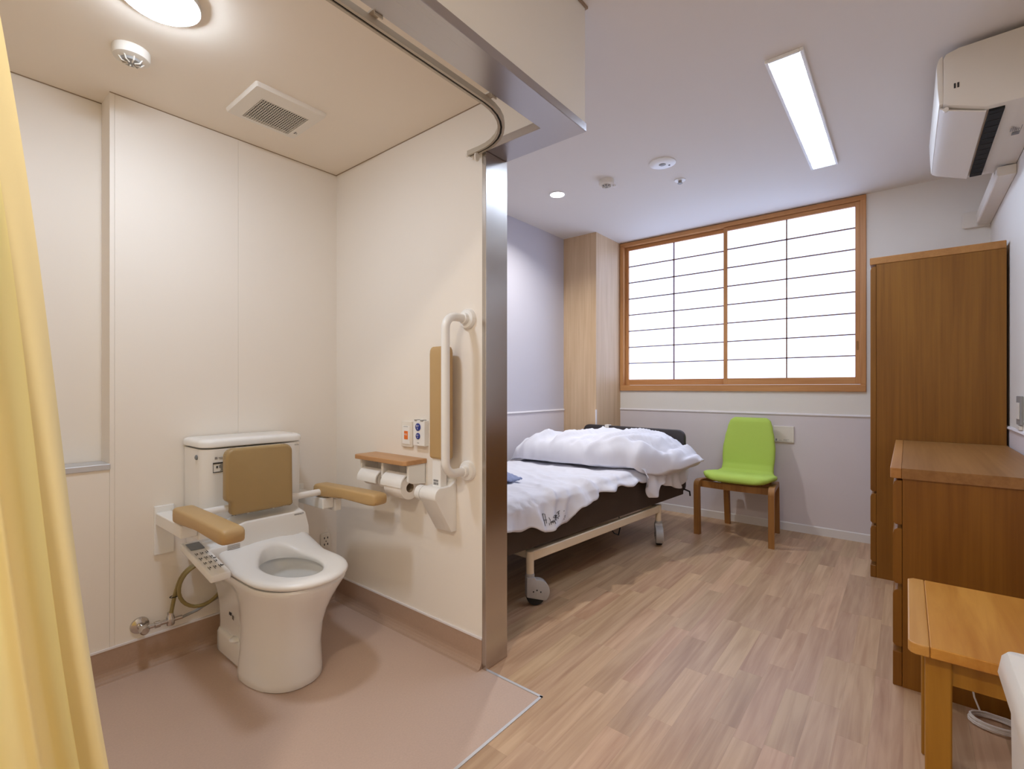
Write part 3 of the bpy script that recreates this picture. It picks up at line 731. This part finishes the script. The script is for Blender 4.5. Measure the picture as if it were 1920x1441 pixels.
# ------------------------------------------------------------------ curtain rail and curtain
cr = thing('curtain_rail', 'curved grey curtain rail under the toilet ceiling edge', 'rail', (1.0, 1.04, 2.0))
zr = 2.008
path = [(XA + .01, 1.046), (-.5, 1.046), (0, 1.046), (.6, 1.046), (1.145, 1.046)] + [(1.145 + .23 * math.sin(R(a)), 1.046 + .23 * (1 - math.cos(R(a)))) for a in range(10, 91, 10)] + [(1.375, 1.336)]
def railpart(w0, w1, z0, z1, name, mat):
    rings = []
    n = len(path)
    for i, p in enumerate(path):
        a = Vector(path[min(i + 1, n - 1)]) - Vector(path[max(i - 1, 0)]); a.normalize(); nn = Vector((-a.y, a.x))
        rings.append([(p[0] + nn.x * w0, p[1] + nn.y * w0, z0), (p[0] + nn.x * w1, p[1] + nn.y * w1, z0), (p[0] + nn.x * w1, p[1] + nn.y * w1, z1), (p[0] + nn.x * w0, p[1] + nn.y * w0, z1)])
    return MB().loft(rings).build(name, mat, cr)
railpart(-.012, .012, zr + .004, zr + .018, 'rail_body', 'railm')
railpart(-.012, -.0035, zr, zr + .004, 'rail_lip', 'railm'); railpart(.0035, .012, zr, zr + .004, 'rail_lip', 'railm')
railpart(-.0035, .0035, zr + .003, zr + .0042, 'rail_slot', 'slot')
for x in (.30, .72, 1.15):
    MB().box(x - .012, x + .012, YH1, 1.052, zr + .018, zr + .023).box(x - .012, x + .012, YH1, YH1 + .003, zr + .004, zr + .04).build('bracket', 'railm', cr)
MB().lathe([(.007, 0), (.007, .012)], (1.375, 1.337, zr + .008), 'Y', 10).build('end_stop', 'plastic2', cr)
MB().prism(rrect(1.364, 1.386, zr - .030, zr + .002, .010, 4), 'Y', 1.292, 1.298).build('runner', 'plastic2', cr)
ct = thing('shower_curtain', 'pale yellow curtain bunched at the left edge', 'curtain', (-.15, 1.04, 2.0))
def edge_x(z): return .272 - .124 * z - .012 * math.sin(z * 3.1)
def cfun(u, v):
    z = 1.985 - v * 1.90
    xe = edge_x(z); wd = .60
    s = 1 - u       # 0 at the leading edge
    x = xe - wd * (s ** 1.05)
    amp = .030 + .030 * v
    ph_ = s * 26 + .9 * math.sin(v * 2.3 + s * 3)
    y = 1.035 + amp * math.sin(ph_) * min(1, s * 9) + .018 * math.sin(s * 61 + v * 5) * v
    y -= .05 * v * v * math.exp(-((s - .35) / .15) ** 2)
    x += .012 * math.cos(ph_) * min(1, s * 9)
    return (x, y, z)
MB().grid(cfun, 130, 60).build('cloth', 'curtain', ct, True, 180, recalc=False)
def hem(u, v):
    z = 1.985 - v * 1.90; x, y, _ = cfun(1 - u * .052, v)
    return (x, y - .0022 - .001 * math.sin(u * math.pi), z)
MB().grid(hem, 6, 60).build('hem', 'hem', ct, True, 180, recalc=False)
for i in range(7):
    x = .055 - i * .1
    MB().box(x - .004, x + .004, 1.041, 1.051, 1.98, zr + .001).build('hook', 'plastic2', ct)

# ------------------------------------------------------------------ air conditioner and duct
ac = thing('air_conditioner', 'beige white wall air conditioner high on the right wall', 'air conditioner', (3.0, YR, 2.18))
ax0, ax1 = 2.60, 3.42
prof = [(YR + .002, 2.445), (-.16, 2.442), (-.122, 2.432), (-.113, 2.415), (-.113, 2.235), (-.13, 2.225), (-.236, 2.180), (-.335, 2.178), (YR + .002, 2.165)]
MB().prism(prof, 'X', ax0, ax1, .004, 2).build('casing', 'acwhite', ac, True, 25)
MB().prism([(-.114, 2.236), (-.112, 2.43), (-.100, 2.420), (-.093, 2.39), (-.096, 2.30), (-.101, 2.236)], 'X', ax0 + .001, ax1 - .001, .002, 2).build('front_panel', 'acwhite', ac, True, 30)
fl_ = [(-.105, 2.231), (-.122, 2.219), (-.15, 2.208), (-.20, 2.188), (-.240, 2.173)]
fp = fl_ + [(y + .002, z - .005) for y, z in fl_[::-1]]
MB().prism(fp, 'X', ax0 + .02, ax1 - .02).build('louver_flap', 'acwhite', ac, True, 40)
MB().lathe([(.009, 0), (.009, .012)], (ax0 + .008, -.122, 2.214), 'X', 14).build('flap_pivot', 'acwhite', ac, True)
MB().box(ax0 + .03, ax1 - .03, -.292, -.248, 2.170, 2.181).build('outlet_slot', 'slot', ac)
for i in range(12):
    x = ax0 + .06 + i * .062
    MB().box(x, x + .003, -.290, -.250, 2.1685, 2.176).build('vane', 'black', ac)
marks([(0, .006, 0, .020), (.010, .016, 0, .020)], 'vent_mark', 'ink', ac, (ax0 - .0005, -.145, 2.285), (0, -1, 0), (0, 0, 1))
lb = [(0, .05, .0, .002), (.0, .03, -.02, -.012)] + [(.0, .02 + random.random() * .03, .006 + i * .006, .009 + i * .006) for i in range(5)] + [(-.045, -.02, .0, .024)] + [(-.045 + 0.03 + k * .003, -.0135 + k * .003, -.0, .024) for k in range(3)]
marks(lb, 'rating_label', 'inkg', ac, (2.90, -.368, 2.1718), (-1, 0, 0), (0, 1, 0))
du = thing('aircon_duct', 'white pipe duct running from aircon to window wall', 'duct', (3.8, YR, 2.12))
MB().prism([(YR + .001, 2.118), (YR + .001, 2.164), (-.345, 2.164), (-.338, 2.158), (-.338, 2.125), (-.344, 2.118)], 'X', 3.30, 3.425, .0015, 1).build('duct_joint', 'plastic2', du)
MB().prism([(YR + .001, 2.12), (YR + .001, 2.200), (-.350, 2.200), (-.339, 2.190), (-.339, 2.128), (-.346, 2.12)], 'X', 3.427, XW - .02, .002, 1).build('duct_run', 'plastic2', du)
MB().prism([(YR + .001, 2.112), (YR + .001, 2.215), (-.285, 2.215), (-.276, 2.205), (-.276, 2.122), (-.285, 2.112)], 'X', XW - .022, XW - .001, .004, 2).build('wall_flange', 'plastic2', du)

# ------------------------------------------------------------------ wardrobe
wd = thing('wardrobe', 'tall brown wood wardrobe beside the shoji window', 'wardrobe', (3.87, -.12, 0))
W0, W1, WF, WBK = 3.509, 4.228, .164, YR + .012
MB().box(W0, W1, WBK, WF - .028, 0, 1.81).build('carcass', 'cab', wd)
MB().box(W0 - .003, W1 + .003, WBK, WF + .003, 1.811, 1.851, .003, 2).build('top_board', 'edge', wd)
def fronts(x0, x1, n, y0, y1, z0, z1, par, name, knob):
    for i in range(n):
        a = x0 + (x1 - x0) * i / n + .001; b = x0 + (x1 - x0) * (i + 1) / n - .001
        p = [(y0, z0), (y1 - .008, z0), (y1, z0 + .010), (y1, z1 - .020), (y1 - .004, z1 - .006), (y1 - .012, z1), (y0, z1)]
        o = MB().prism(p, 'X', a, b, .0015, 1).build(name, 'edge' if False else 'cab', par)
        if knob: MB().box((a + b) / 2 - .06, (a + b) / 2 + .06, y1 - .001, y1 + .012, z1 - .03, z1 - .02, .002, 1).build('handle', 'edge', o)
fronts(W0, W1, 2, WF - .027, WF, .497, 1.800, wd, 'door', False)
fronts(W0, W1, 1, WF - .027, WF, .313, .485, wd, 'drawer', False)
fronts(W0, W1, 1, WF - .027, WF, .091, .299, wd, 'drawer', False)
MB().box(W0, W1, WF - .027, WF, 0, .069, .002, 1).build('plinth', 'cab', wd)

# ------------------------------------------------------------------ chest of drawers
ch = thing('chest_of_drawers', 'low brown wood chest of drawers in front of wardrobe', 'chest', (2.89, -.19, 0))
C0, C1, CF, CB = 2.288, 3.500, .040, YR + .012
MB().box(C0, C1, CB, CF - .028, 0, .765).build('carcass', 'cab', ch)
tb = MB().prism([(C0 - .010, CF - .026), (C1, CF - .026), (C1, CB), (C0 - .010, CB)], 'Z', .766, .804).build('top_board', 'cabx', ch)
MB().prism([(C0 - .010, CF - .0255), (C0 - .010, CF + .002), (C0 - .004, CF + .008), (C1, CF + .008), (C1, CF - .0255)], 'Z', .766, .804, .002, 1).build('edge_band', 'edge', ch, label='lighter front edge band')
for z0, z1 in ((.595, .758), (.377, .580), (.146, .355)):
    fronts(C0, C1, 2, CF - .027, CF, z0, z1, ch, 'drawer', False)
MB().box(C0, C1, CF - .027, CF, 0, .126, .002, 1).build('plinth', 'cab', ch)

# ------------------------------------------------------------------ stool
sto = thing('stool', 'honey coloured wooden stool table in front of the chest', 'stool', (1.735, -.19, 0))
s0, s1, sy0, sy1, sz = 1.480, 1.985, -.385, -.002, .500
MB().prism(rrect(s0, s1, sy0, sy1 - .040, .002, 1), 'Z', sz - .026, sz, .002, 1).build('seat', 'stool', sto)
MB().prism([(s0, sy1 - .0395), (s0, sy1 - .014), (s0 + .006, sy1 - .005), (s0 + .016, sy1), (s1 - .014, sy1), (s1, sy1 - .012), (s1, sy1 - .0395)], 'Z', sz - .026, sz, .003, 2).build('breadboard_end', 'stoolend', sto)
for x in (1.515, 1.905):
    for y in (-.082, -.350):
        MB().box(x, x + .045, y, y + .048, 0, sz - .0265, .003, 1).build('leg', 'stoolz', sto)
MB().box(1.525, 1.547, -.302, -.082, .405, sz - .0265).build('apron', 'stoolz', sto)
MB().box(1.920, 1.942, -.302, -.082, .405, sz - .0265).build('apron', 'stoolz', sto)
MB().box(1.560, 1.905, -.072, -.050, .405, sz - .0265).build('apron', 'stoolz', sto)
MB().box(1.560, 1.905, -.335, -.313, .405, sz - .0265).build('apron', 'stoolz', sto)

# ------------------------------------------------------------------ bin
bn = thing('waste_bin', 'white plastic lidded bin at the right edge by the stool', 'bin', (1.13, -.25, 0))
def rr3(x0, x1, y0, y1, r, z): return [(x, y, z) for x, y in rrect(x0, x1, y0, y1, r, 5)]
MB().loft([rr3(.985, 1.295, -0.384, -0.168, .03, 0), rr3(.975, 1.305, -0.392, -0.155, .03, .02), rr3(.968, 1.310, -0.396, -0.149, .03, .548)]).build('body', 'binw', bn, True)
MB().loft([rr3(.955, 1.320, -0.396, -0.139, .014, .549), rr3(.953, 1.322, -0.396, -0.135, .014, .556), rr3(.955, 1.320, -0.396, -0.140, .014, .588), rr3(.962, 1.313, -0.396, -0.147, .013, .599), rr3(.985, 1.292, -0.384, -0.168, .010, .600)]).build('lid_rim', 'binw', bn, True, 50)
MB().loft([rr3(.995, 1.282, -0.374, -0.178, .02, .5995), rr3(.998, 1.279, -0.371, -0.181, .010, .604), rr3(1.004, 1.273, -0.365, -0.187, .010, .605)]).build('lid_flap', 'binc', bn, True, label='cream lid flap')

# ------------------------------------------------------------------ cable on the floor
cb = thing('power_cable', 'coiled white cable on floor beside the chest', 'cable', (2.2, -.2, 0))
pts = [(2.283, -.172, .12), (2.278, -.172, .09), (2.268, -.178, .05), (2.25, -.19, .018)]
for i in range(0, 90):
    a = R(60 + i * 22); rr_ = 1 + .13 * noise.noise(Vector((i * .21, 3.1, 0))) + .05 * math.sin(i * .37)
    pts.append((2.205 + .042 * rr_ * math.cos(a), -.225 + .065 * rr_ * math.sin(a), .006 + .0035 * (i // 16) + .001 * math.sin(i)))
MB().tube(pts, .0028, 7).build('cord', 'cable', cb, True)

# ------------------------------------------------------------------ wall plates
wp = thing('socket_plate', 'white socket plate on the window wall behind the green chair', 'socket', (XW, .735, .74))
MB().box(XW - .014, XW - .002, .668, .808, .675, .800, .003, 2).build('plate', 'plastic2', wp)
marks([(0, .12, 0, .0015), (.006, .016, .004, .02), (.03, .05, .008, .010), (.06, .085, .008, .010), (.06, .10, .014, .016)], 'print', 'inkg', wp, (XW - .0145, .80, .682), (0, -1, 0), (0, 0, 1))
sw = thing('wall_switch', 'grey switch plate on the wall above the dado rail', 'switch', (3.2, YR, 1.0))
MB().box(3.135, 3.249, YR, YR + .010, .928, 1.060, .002, 1).build('plate', 'grey', sw)
for i, x in enumerate((3.205, 3.17)):
    MB().box(x - .012, x + .014, YR + .0095, YR + .014, .955, 1.030, .001, 1).build('rocker', 'plastic2', sw)
MB().box(3.15, 3.235, YR, YR + .012, .906, .924, .002, 1).build('cable_cover', 'plastic2', sw)

# ------------------------------------------------------------------ chair
cr_ = thing('dining_chair', 'lime green upholstered chair on brown bentwood legs by the window wall', 'chair', (3.93, .95, 0))
cyc = .955
def shell_c(t):  # centre line (x,z) of the shell
    pts = [(3.665, .428), (3.69, .440), (3.78, .437), (3.90, .425), (3.99, .424), (4.045, .445), (4.075, .50), (4.098, .60), (4.125, .72), (4.155, .845), (4.158, .862)]
    ln = [0]
    for a, b in zip(pts[:-1], pts[1:]): ln.append(ln[-1] + math.dist(a, b))
    d = t * ln[-1]
    for i in range(len(pts) - 1):
        if d <= ln[i + 1] + 1e-9:
            k = (d - ln[i]) / (ln[i + 1] - ln[i]); return (pts[i][0] + (pts[i + 1][0] - pts[i][0]) * k, pts[i][1] + (pts[i + 1][1] - pts[i][1]) * k)
    return pts[-1]
wk = [(0, .13), (.02, .175), (.06, .215), (.12, .238), (.20, .243), (.30, .235), (.40, .205), (.47, .186), (.54, .183), (.62, .188), (.70, .188), (.80, .178), (.90, .163), (.96, .150), (.985, .135), (1, .115)]
def hw(t):
    for (a, x), (b, y) in zip(wk[:-1], wk[1:]):
        if t <= b: k = (t - a) / (b - a); k = k * k * (3 - 2 * k); return x + (y - x) * k
    return wk[-1][1]
rings = []
NT = 60
for i in range(NT + 1):
    t = i / NT; x, z = shell_c(t)
    x1_, z1_ = shell_c(max(0, t - .03)); x2_, z2_ = shell_c(min(1, t + .03))
    tx, tz = x2_ - x1_, z2_ - z1_; l = math.hypot(tx, tz) or 1; nx, nz = -tz / l, tx / l
    e = min(t, 1 - t); th = .030 * min(1, math.sqrt(max(e, .002) / .04))
    w_ = hw(t); r = []
    for j in range(24):
        a = 2 * math.pi * j / 24; c, s_ = math.cos(a), math.sin(a)
        u = w_ * math.copysign(abs(c) ** .55, c); q_ = th * math.copysign(abs(s_) ** .7, s_)
        dish = .022 * (u / .24) ** 2 if .12 < t else .022 * (u / .24) ** 2 * t / .12
        r.append((x + nx * (q_ + dish), cyc + u, z + nz * (q_ + dish)))
    rings.append(r)
MB().loft(rings).build('seat_shell', 'green', cr_, True, 60)
def side(y_f, y_b, xf, xb):
    w2 = .019
    outer = [(xf, 0), (xf - .008, .36)] + arc(xf + .042, .362, .050, 180, 90, 6) + [(xb - .06, .40)] + arc(xb - .045, .350, .042, 80, 10, 5) + [(xb + .025, 0)]
    inner = [(xb - .005, 0), (xb - .030, .345)] + arc(xb - .062, .340, .028, 10, 90, 4) + [(xf + .05, .376)] + arc(xf + .048, .346, .028, 95, 180, 4) + [(xf + .030, 0)]
    poly = outer + inner
    mb = MB(); bm = bmesh.new()
    def yy_(x): return y_f + (y_b - y_f) * min(max((x - xf) / (xb - xf), 0), 1)
    n = len(outer); k = len(inner)
    A = []
    for (x, z) in outer + inner: A.append((bm.verts.new((x, yy_(x) - w2, z)), bm.verts.new((x, yy_(x) + w2, z))))
    # strip between outer[i] and reversed inner
    innr = list(range(n + k - 1, n - 1, -1))
    # resample by matching parameter
    io = list(range(n)); m_ = max(n, k)
    pair = [(io[round(i * (n - 1) / (m_ - 1))], innr[round(i * (k - 1) / (m_ - 1))]) for i in range(m_)]
    for (a, b), (c, d) in zip(pair[:-1], pair[1:]):
        for s_ in (0, 1):
            vs_ = []
            for v in (A[a][s_], A[c][s_], A[d][s_], A[b][s_]):
                if v not in vs_: vs_.append(v)
            if len(vs_) > 2: bm.faces.new(vs_)
    N = n + k
    for i in range(N):
        a, b = A[i], A[(i + 1) % N]
        try: bm.faces.new((a[0], b[0], b[1], a[1]))
        except ValueError: pass
    mb.merge(bm); return mb
side(1.225, 1.125, 3.700, 4.145).build('side_frame', 'chairw', cr_, True, 30)
side(.715, .762, 3.675, 4.105).build('side_frame', 'chairw', cr_, True, 30)
def cbar(x, y0, y1, z, sag):
    rings = []
    for i in range(17):
        u = i / 16; y = y0 + (y1 - y0) * u; s_ = sag * math.sin(math.pi * u)
        rings.append([(x - .012, y, z - s_ - .024), (x + .012, y, z - s_ - .024), (x + .012, y, z - s_ + .022), (x - .012, y, z - s_ + .022)])
    return MB().loft(rings)
cbar(3.755, 1.218, .722, .376, .004).build('cross_rail', 'chairw', cr_)
cbar(4.00, 1.13, .765, .374, .0).build('cross_rail', 'chairw', cr_)
MB().box(3.82, 3.96, .80, 1.11, .388, .403, .004, 1).build('seat_mount', 'chairw', cr_)

# ------------------------------------------------------------------ bed (its own frame: s along the length, t towards the wall)
BD = Vector((.996, -.0896, 0)).normalized(); BN = Vector((-BD.y, BD.x, 0)); BO = Vector((1.67, 1.4877, 0))
BX = Matrix((BD, BN, Vector((0, 0, 1)))).transposed().to_4x4(); BX.translation = BO
def B(s, t, z): return BO + BD * s + BN * t + Vector((0, 0, z))
bd = thing('hospital_bed', 'dark framed hospital bed with cream caster base below the window', 'bed', tuple(B(1, .46, 0)))
LB = 2.02
MB().box(0, LB - .02, 0, .022, .293, .50, .004, 1).build('side_panel', 'bedframe', bd, xf=BX)
MB().box(0, LB - .02, .90, .922, .293, .50, .004, 1).build('side_panel', 'bedframe', bd, xf=BX)
MB().box(.0, LB - .03, .022, .90, .38, .42).build('bed_deck', 'bedframe', bd, xf=BX)
hbp = rrect(-.005, .925, .30, .775, .055, 6)
MB().prism(hbp, 'X', LB - .02, LB + .018, .008, 3).build('headboard', 'bedboard', bd, True, 40, xf=BX)
MB().prism(rrect(-.005, .925, .30, .70, .055, 6), 'X', -.035, -.002, .008, 3).build('footboard', 'bedboard', bd, True, 40, xf=BX)
MB().box(LB - .024, LB + .022, .66, .70, .72, .782, .003, 1).build('clip', 'plastic2', bd, xf=BX)
MB().tube([(LB - .01, -.002, .33), (LB + .03, -.025, .31), (LB + .05, -.02, .275)], .006, 8).build('strap', 'black', bd, xf=BX)
for t in (.02, .90):
    MB().box(.297, 1.66, t - .016, t + .016, .222, .270, .004, 1).build('base_rail', 'cream', bd, xf=BX)
MB().box(.50, 1.45, .30, .62, .19, .34, .01, 1).build('lift_mechanism', 'bedboard', bd, xf=BX)
for a_ in (.30, 1.60): MB().box(a_, a_ + .06, .03, .89, .225, .268, .003, 1).build('cross_member', 'cream', bd, xf=BX)
MB().tube([(1.15, .12, .22), (1.2, .1, .15), (1.30, .13, .11), (1.38, .16, .16), (1.40, .2, .24)], .004, 8).build('cable', 'black', bd, True, xf=BX)
for s_, t, ang_ in ((.295, .02, -35), (1.645, .02, 214), (.295, .90, 40), (1.645, .90, 160)):
    KX = BX @ Matrix.Translation((s_, t, 0)) @ Matrix.Rotation(R(ang_), 4, 'Z')
    po = MB().lathe([(.020, .15), (.020, .272)], (0, 0, 0), 'Z', 18).build('caster_post', 'cream', bd, True, xf=KX)
    hs_ = [(-.022, .146), (.020, .146), (.026, .130)] + arc(.036, .068, .062, 84, -48, 10) + [(-.022, .046)]
    MB().prism(hs_, 'Y', -.026, .026, .005, 2).build('caster_housing', 'caster', po, True, 30, xf=KX)
    MB().lathe([(.020, -.020), (.044, -.020), (.047, -.014), (.047, .014), (.044, .020), (.020, .020)], (.028, 0, .0472), 'Y', 28).build('wheel', 'rubber', po, True, xf=KX)
    for a_, b_ in ((.012, .074), (.030, .080), (.050, .070)):
        MB().lathe([(.004, -.0268), (.004, -.0255)], (a_, 0, b_), 'Y', 8).build('screw', 'rubber', po, xf=KX)
    MB().lathe([(.023, .138), (.023, .160)], (0, 0, 0), 'Z', 18).build('collar', 'caster', po, True, xf=KX)
mt_ = MB().box(.02, LB - .05, .03, .89, .421, .525, .03, 3).build('mattress', 'mattress', None, True, xf=BX)
tag(mt_, 'white mattress lying on the dark bed frame', 'mattress')

def fbm(p, o=4):
    return noise.fractal(Vector(p), 1.0, 2.0, o)
def ridge(p):
    return 1 - abs(noise.noise(Vector(p))) * 2
# flat sheet/duvet that covers the mattress and hangs over the near side
def hang(s):  # how far the cover hangs below its top over the side, along the length
    k = [(0, .105), (.12, .10), (.22, .115), (.32, .14), (.45, .155), (.55, .135), (.66, .09), (.78, .055), (.95, .03), (1.2, .03), (1.7, .05), (2, .05)]
    for (a, x), (b, y) in zip(k[:-1], k[1:]):
        if s <= b: u = (s - a) / (b - a); u = u * u * (3 - 2 * u); return x + (y - x) * u
    return .05
ZS = .548
def sheet(u, v, lo=False):
    s = .0 + u * 1.86
    hg = hang(s); r = .03
    top = .86; L_ = top + r * math.pi / 2 + hg
    d = v * L_       # from wall side
    wv = .010 * fbm((s * 7, d * 5, 3.1)) + .006 * max(0, ridge((s * 9 + d * 4, d * 3 - s * 2, .7)) - .45) * 2
    if d < top: t, z, n = .90 - d, ZS, (0, 1)
    elif d < top + r * math.pi / 2:
        a = (d - top) / r; t, z, n = .04 - (r + .008) * math.sin(a), ZS - r * (1 - math.cos(a)), (-math.sin(a), math.cos(a))
    else:
        q_ = d - top - r * math.pi / 2
        k = q_ / max(hg, .02)
        t, z, n = .04 - r - .020 - .012 * k, ZS - r - q_, (-1, .15)
        wv = wv * 1.6 + .014 * k * math.sin(s * 21 + 1.5 * math.sin(s * 7)) + .012 * k
        z += .010 * math.sin(s * 31) * k
    ed = min(1, max(0, (d - .55) / .30)); sm = math.exp(-((s - .85) / .28) ** 2)
    wv += .011 * ed * sm * math.sin(s * 48 + 3 * math.sin(d * 5) + 4 * d) + .010 * ed * max(0, ridge((s * 6 + d * 3, d * 2, 8.8)) - .4)
    wv += .016 * math.exp(-(((s - .52) + (d - .70) * .35) / .028) ** 2) * ed
    wv = max(wv, -.010)
    if lo: wv -= .006
    return tuple(BX @ Vector((s + .01 * fbm((s * 3, d * 3, 9)), t + n[0] * wv, z + n[1] * wv)))
mb = MB(); mb.grid(sheet, 150, 90)
du_ = mb.build('duvet', 'linen', None, True, 180, recalc=False)
md = du_.modifiers.new('solid', 'SOLIDIFY'); md.thickness = .008; md.offset = 1
tag(du_, 'flat white duvet covering the mattress with ink stamp on its hem', 'duvet')
# ink stamp on the hanging hem
def on_sheet(s, dd):
    L_ = .86 + .03 * math.pi / 2 + hang(s)
    p = Vector(sheet(s / 1.86, 1 - dd / L_)); return p - BN * .0035
stroke = MB()
rs = random.Random(5)
def pen(pts): stroke.tube([on_sheet(a, b) for a, b in pts], .0016, 5)
h0, gs = .040, .030
pen([(.335, h0 - .012), (.338, h0 + .045)]); pen([(.338, h0 + .045), (.362, h0 + .043), (.360, h0 + .0)]); pen([(.337, h0 + .016), (.366, h0 + .015)])
for i in range(5):
    a = .375 + i * .023
    for k in range(6):
        x1, y1 = a + rs.uniform(-.002, .014), h0 + rs.uniform(0, .034); 
        if rs.random() < .5: pen([(x1, y1), (x1 + rs.uniform(.006, .014), y1 + rs.uniform(-.006, .006))])
        else: pen([(x1, y1), (x1 + rs.uniform(-.003, .004), y1 - rs.uniform(.008, .018))])
for a, b in ((.515, .045), (.517, .02), (.520, .012), (.512, .004)): pen([(a, b + .02), (a + .004, b + .0215)])
stroke.build('ink_stamp', 'ink', du_, label='black handwritten characters')

# folded comforter heap near the headboard
def lerp(k, x):
    if x <= k[0][0]: return k[0][1]
    for (a, p), (b, q_) in zip(k[:-1], k[1:]):
        if x <= b: u = (x - a) / (b - a); u = u * u * (3 - 2 * u); return p + (q_ - p) * u
    return k[-1][1]
K_s0 = [(-.215, 1.80), (-.12, 1.56), (0, 1.30), (.2, 1.20), (.5, 1.13), (.93, 1.08)]
K_s1 = [(-.215, 1.86), (-.12, 1.95), (0, 1.985), (.93, 1.985)]
K_h = [(-.215, .012), (-.16, .065), (-.08, .165), (.0, .175), (.15, .200), (.40, .205), (.62, .200), (.70, .185), (.80, .200), (.88, .15), (.93, .02)]
K_b = [(-.215, .582), (-.14, .535), (-.07, .500), (-.045, .512), (.015, ZS + .004), (.93, ZS + .004)]
FOLDS = [(1.15, .62, 1.75, .34, .028, .026), (1.18, .30, 1.60, .10, .022, .024), (1.30, .16, 1.80, -.08, .020, .026), (1.45, .30, 1.90, -.02, .018, -.024), (1.20, .44, 1.55, .30, .018, -.022),
         (1.55, .14, 1.92, -.14, .016, .024), (1.12, .78, 1.45, .70, .026, .022), (1.50, .60, 1.90, .50, .026, -.020), (1.38, .08, 1.60, -.08, .014, -.022), (1.62, .04, 1.80, -.16, .013, -.020), (1.70, .30, 1.95, .12, .020, .020)]
rings = []; NB = 96
for i in range(141):
    t = .93 - (.93 + .215) * i / 140
    s0, s1, h, zb = lerp(K_s0, t), lerp(K_s1, t), lerp(K_h, t), lerp(K_b, t)
    s0 += .018 * noise.noise(Vector((t * 7, 3.3, 0))); mid, hwid = (s0 + s1) / 2, (s1 - s0) / 2
    r = []
    for j in range(NB):
        a = 2 * math.pi * j / NB; c, q_ = math.cos(a), math.sin(a)
        s = mid + hwid * math.copysign(abs(c) ** .62, c)
        if q_ >= 0: z = zb + h * (.18 + .82 * q_ ** .62)
        else: z = zb + h * .18 * (1 + q_)
        up = max(0, q_) ** .5
        n1 = .030 * fbm((s * 3.0, t * 3.4, 1.7), 3)
        d1 = s * .55 + t * .85; d2 = s * .85 - t * .5
        n2 = .024 * (max(0, ridge((d1 * 7.5, d2 * 2.4, 2.2)) - .30)) + .011 * max(0, ridge((d2 * 11, d1 * 4, 5.2)) - .35)
        n3 = -.030 * math.exp(-((t - .66 - .30 * (s - 1.3)) / .035) ** 2) * (1 if s < 1.75 else .4)
        n4 = 0
        for (sa, ta, sb, tb, wd_, am_) in FOLDS:
            dx, dy = sb - sa, tb - ta; l2 = dx * dx + dy * dy
            q2 = min(1, max(0, ((s - sa) * dx + (t - ta) * dy) / l2)); ds = math.hypot(s - sa - q2 * dx, t - ta - q2 * dy)
            n4 += am_ * math.exp(-(ds / wd_) ** 2) * math.sin(math.pi * (.12 + .76 * q2))
        k = min(1, h / .10); n1 += n4; n2 += n4 * .5
        dz = (n1 + n2 + n3) * up * k
        out = (n2 * 1.2 + .004 * math.sin(t * 40 + 2 * math.sin(t * 9))) * (1 - up) * (1 if c < 0 else .15) * k
        r.append(tuple(BX @ Vector((min(s - out, 1.992), t, max(z + dz, zb if t > 0 else -9)))))
    rings.append(r)
cm = MB(); cm.loft(rings)
K_hem = [(1.33, .01), (1.37, .08), (1.42, .165), (1.46, .165), (1.53, .085), (1.57, .075), (1.66, .115), (1.78, .150), (1.88, .145), (1.94, .10), (1.985, .03)]
def flap(u, v):
    s = 1.33 + .655 * u; L_ = lerp(K_hem, s) + .05; d = v * (L_ + .06)
    wob = .016 * math.sin(s * 27 + 1.2) + .010 * math.sin(s * 55)
    if d < .06: t, z = .022 - d * .98, .572 - .10 * d
    else: q_ = d - .06; k = q_ / L_; t, z = -.037 - .014 * k + wob * (.25 + k), .566 - q_ * .93
    n2 = .010 * max(0, ridge((s * 12 + z * 4, z * 5 - s * 3, 7.7)) - .3)
    return tuple(BX @ Vector((s + .006 * math.sin(z * 40), t - n2, z)))
fm = MB().grid(flap, 90, 40)
cm_o = cm.build('comforter', 'linen', None, True, 180)
tag(cm_o, 'crumpled folded white comforter heaped at the head of the bed', 'comforter')
fl_o = fm.build('hanging_edge', 'linen', cm_o, True, 180, recalc=False)
md = fl_o.modifiers.new('solid', 'SOLIDIFY'); md.thickness = .006; md.offset = 0
bc = MB().grid(lambda u, v: tuple(BX @ Vector((.37 + u * .17, .30 + v * .24, ZS + .022 + .05 * math.sin(math.pi * u) * math.sin(math.pi * v) + .012 * fbm((u * 5, v * 5, 4))))), 24, 24).build('folded_cloth', 'bluecloth', None, True, 180, recalc=False)
md = bc.modifiers.new('solid', 'SOLIDIFY'); md.thickness = .01
tag(bc, 'blue grey cloth lying on the white duvet beside the jamb', 'cloth')
